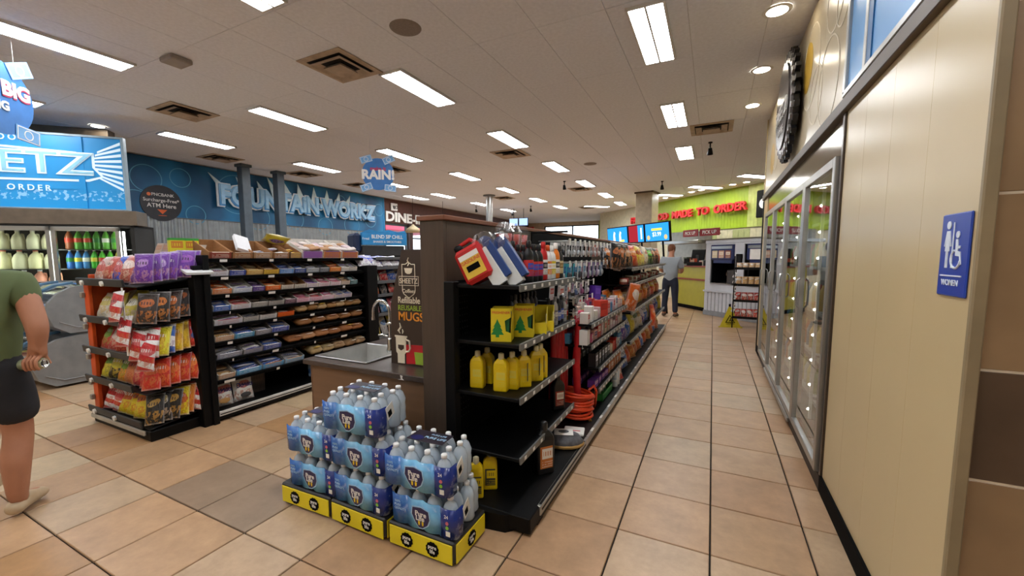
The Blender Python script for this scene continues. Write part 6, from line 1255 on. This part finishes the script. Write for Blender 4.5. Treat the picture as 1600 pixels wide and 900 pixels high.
def can_grip(palm, c, ax):
    """four fingers wrapped over the far side of a can with axis ax, thumb on the near side"""
    up = Vector((0, 0, 1)); sd = ax.cross(up).normalized(); out = []; r = .043
    if sd.y < 0: sd = -sd
    for k, t in enumerate((.03, .01, -.011, -.032)):
        b = c+ax*t; out.append([tuple(b+up*r+sd*.012), tuple(b+up*.024+sd*r), tuple(b-up*.012+sd*r), tuple(b-up*.036+sd*.024)])
    b = c+ax*.02; out.append([tuple(b+up*.036-sd*.03), tuple(b+up*.008-sd*r), tuple(b+ax*.01-up*.016-sd*r)])
    return out
# man at the left edge, walking away, can in right hand
J = dict(pelvis=(0, .02, .90), pelvis_up=(0, .02, .80), waist=(0, .01, 1.04), chest=(0, -.01, 1.26), neck=(0, -.02, 1.46), head0=(0, -.04, 1.53), head1=(0, -.06, 1.62), head2=(0, -.055, 1.69),
         sh_r=(-.20, 0, 1.36), el_r=(-.285, .09, 1.10), wr_r=(-.265, .07, .985), pa_r=(-.255, .062, .945), slv_r=(-.245, .03, 1.20), sh_l=(.20, 0, 1.36), el_l=(.27, .04, 1.10), wr_l=(.26, -.1, .93), pa_l=(.255, -.13, .88), slv_l=(.245, .025, 1.20),
         hip_r=(-.1, .01, .80), kn_r=(-.11, -.02, .47), an_r=(-.10, .04, .09), toe_r=(-.125, -.13, .045), hip_l=(.1, 0, .80), kn_l=(.11, -.2, .50), an_l=(.10, -.12, .16), toe_l=(.1, -.3, .13), hem_r=(-.125, -.01, .53), hem_l=(.12, -.14, .58), calf=(-.0, .03, 0))
J['fi_r'] = can_grip(Vector(J['pa_r']), Vector((-.252, .058, .895)), Matrix.Rotation(R(127), 3, 'Z') @ cax_w); J['fi_l'] = fingers(J['pa_l'], (0, -.3, -1), (0, -1, .2), (-.8, 0, 0))
mats = dict(shirt=mat('olive_shirt', '5c6a44', .85, 0, .12, 6, .2), pants=mat('black_camo', '1c1d22', .85, 0, .4, 5, .2), shoe=mat('tan_clog', 'b8a283', .7), hair=mat('dark_hair', '2a1d14', .8))
MAN = person('person', 'man in olive shirt and black shorts walking away holding a can', (-3.70, .73, 0), R(-127), J, mats)
cax = Vector((.74, .5, .05)).normalized(); cp0 = Vector((-3.5, .895, .895))-cax*.022
o = thing('drink_can', 'pale green drink can held in the right hand of the man', 'can', cp0, tuple(cax.to_track_quat('Z', 'Y').to_euler()))
build('body', MB().lathe([(0, -.065), (.024, -.065), (.032, -.055), (.032, .05), (.025, .062)], 18, cap=False), mat('can_green', 'b9bf9a', .3, .5), o); build('lid', MB().lathe([(.025, .062), (.027, .065), (.024, .06), (0, .06)], 18, cap=False), CHROME, o); build('tab', MB().box(-.008, .008, -.004, .014, .0605, .063), ALU, o)
# man at the far counter
J2 = dict(pelvis=(0, .0, .93), pelvis_up=(0, 0, .83), waist=(0, .01, 1.08), chest=(0, .0, 1.33), neck=(0, -.01, 1.53), head0=(0, -.04, 1.6), head1=(.01, -.07, 1.68), head2=(.01, -.065, 1.755),
          sh_r=(-.19, .0, 1.43), el_r=(-.255, -.03, 1.16), wr_r=(-.19, -.24, 1.10), pa_r=(-.16, -.3, 1.11), slv_r=(-.25, -.02, 1.18), sh_l=(.19, 0, 1.43), el_l=(.255, -.03, 1.16), wr_l=(.17, -.24, 1.1), pa_l=(.14, -.3, 1.11), slv_l=(.25, -.02, 1.18),
          hip_r=(-.1, 0, .84), kn_r=(-.12, -.01, .48), an_r=(-.14, .03, .09), toe_r=(-.16, -.13, .04), hip_l=(.1, 0, .84), kn_l=(.12, -.03, .48), an_l=(.13, .02, .09), toe_l=(.15, -.14, .04), mid_r=(-.12, 0, .46), mid_l=(.12, -.02, .46), hem_r=(-.14, .03, .1), hem_l=(.13, .02, .1))
J2['fi_r'] = fingers(J2['pa_r'], (.3, -1, 0), (0, 0, 1), (1, 0, 0)); J2['fi_l'] = fingers(J2['pa_l'], (-.3, -1, 0), (0, 0, 1), (-1, 0, 0))
mats2 = dict(shirt=mat('grey_shirt', '8f979d', .85, 0, .06, 5, .2), pants=mat('dark_jeans', '1a2032', .85, 0, .15, 8, .2), shoe=mat('brown_boot', '4a3526', .7), hair=mat('brown_hair', '6a4026', .8))
person('person', 'man in grey shirt and dark jeans standing at the service counter', (-.92, 10.96, 0), R(172), J2, mats2)
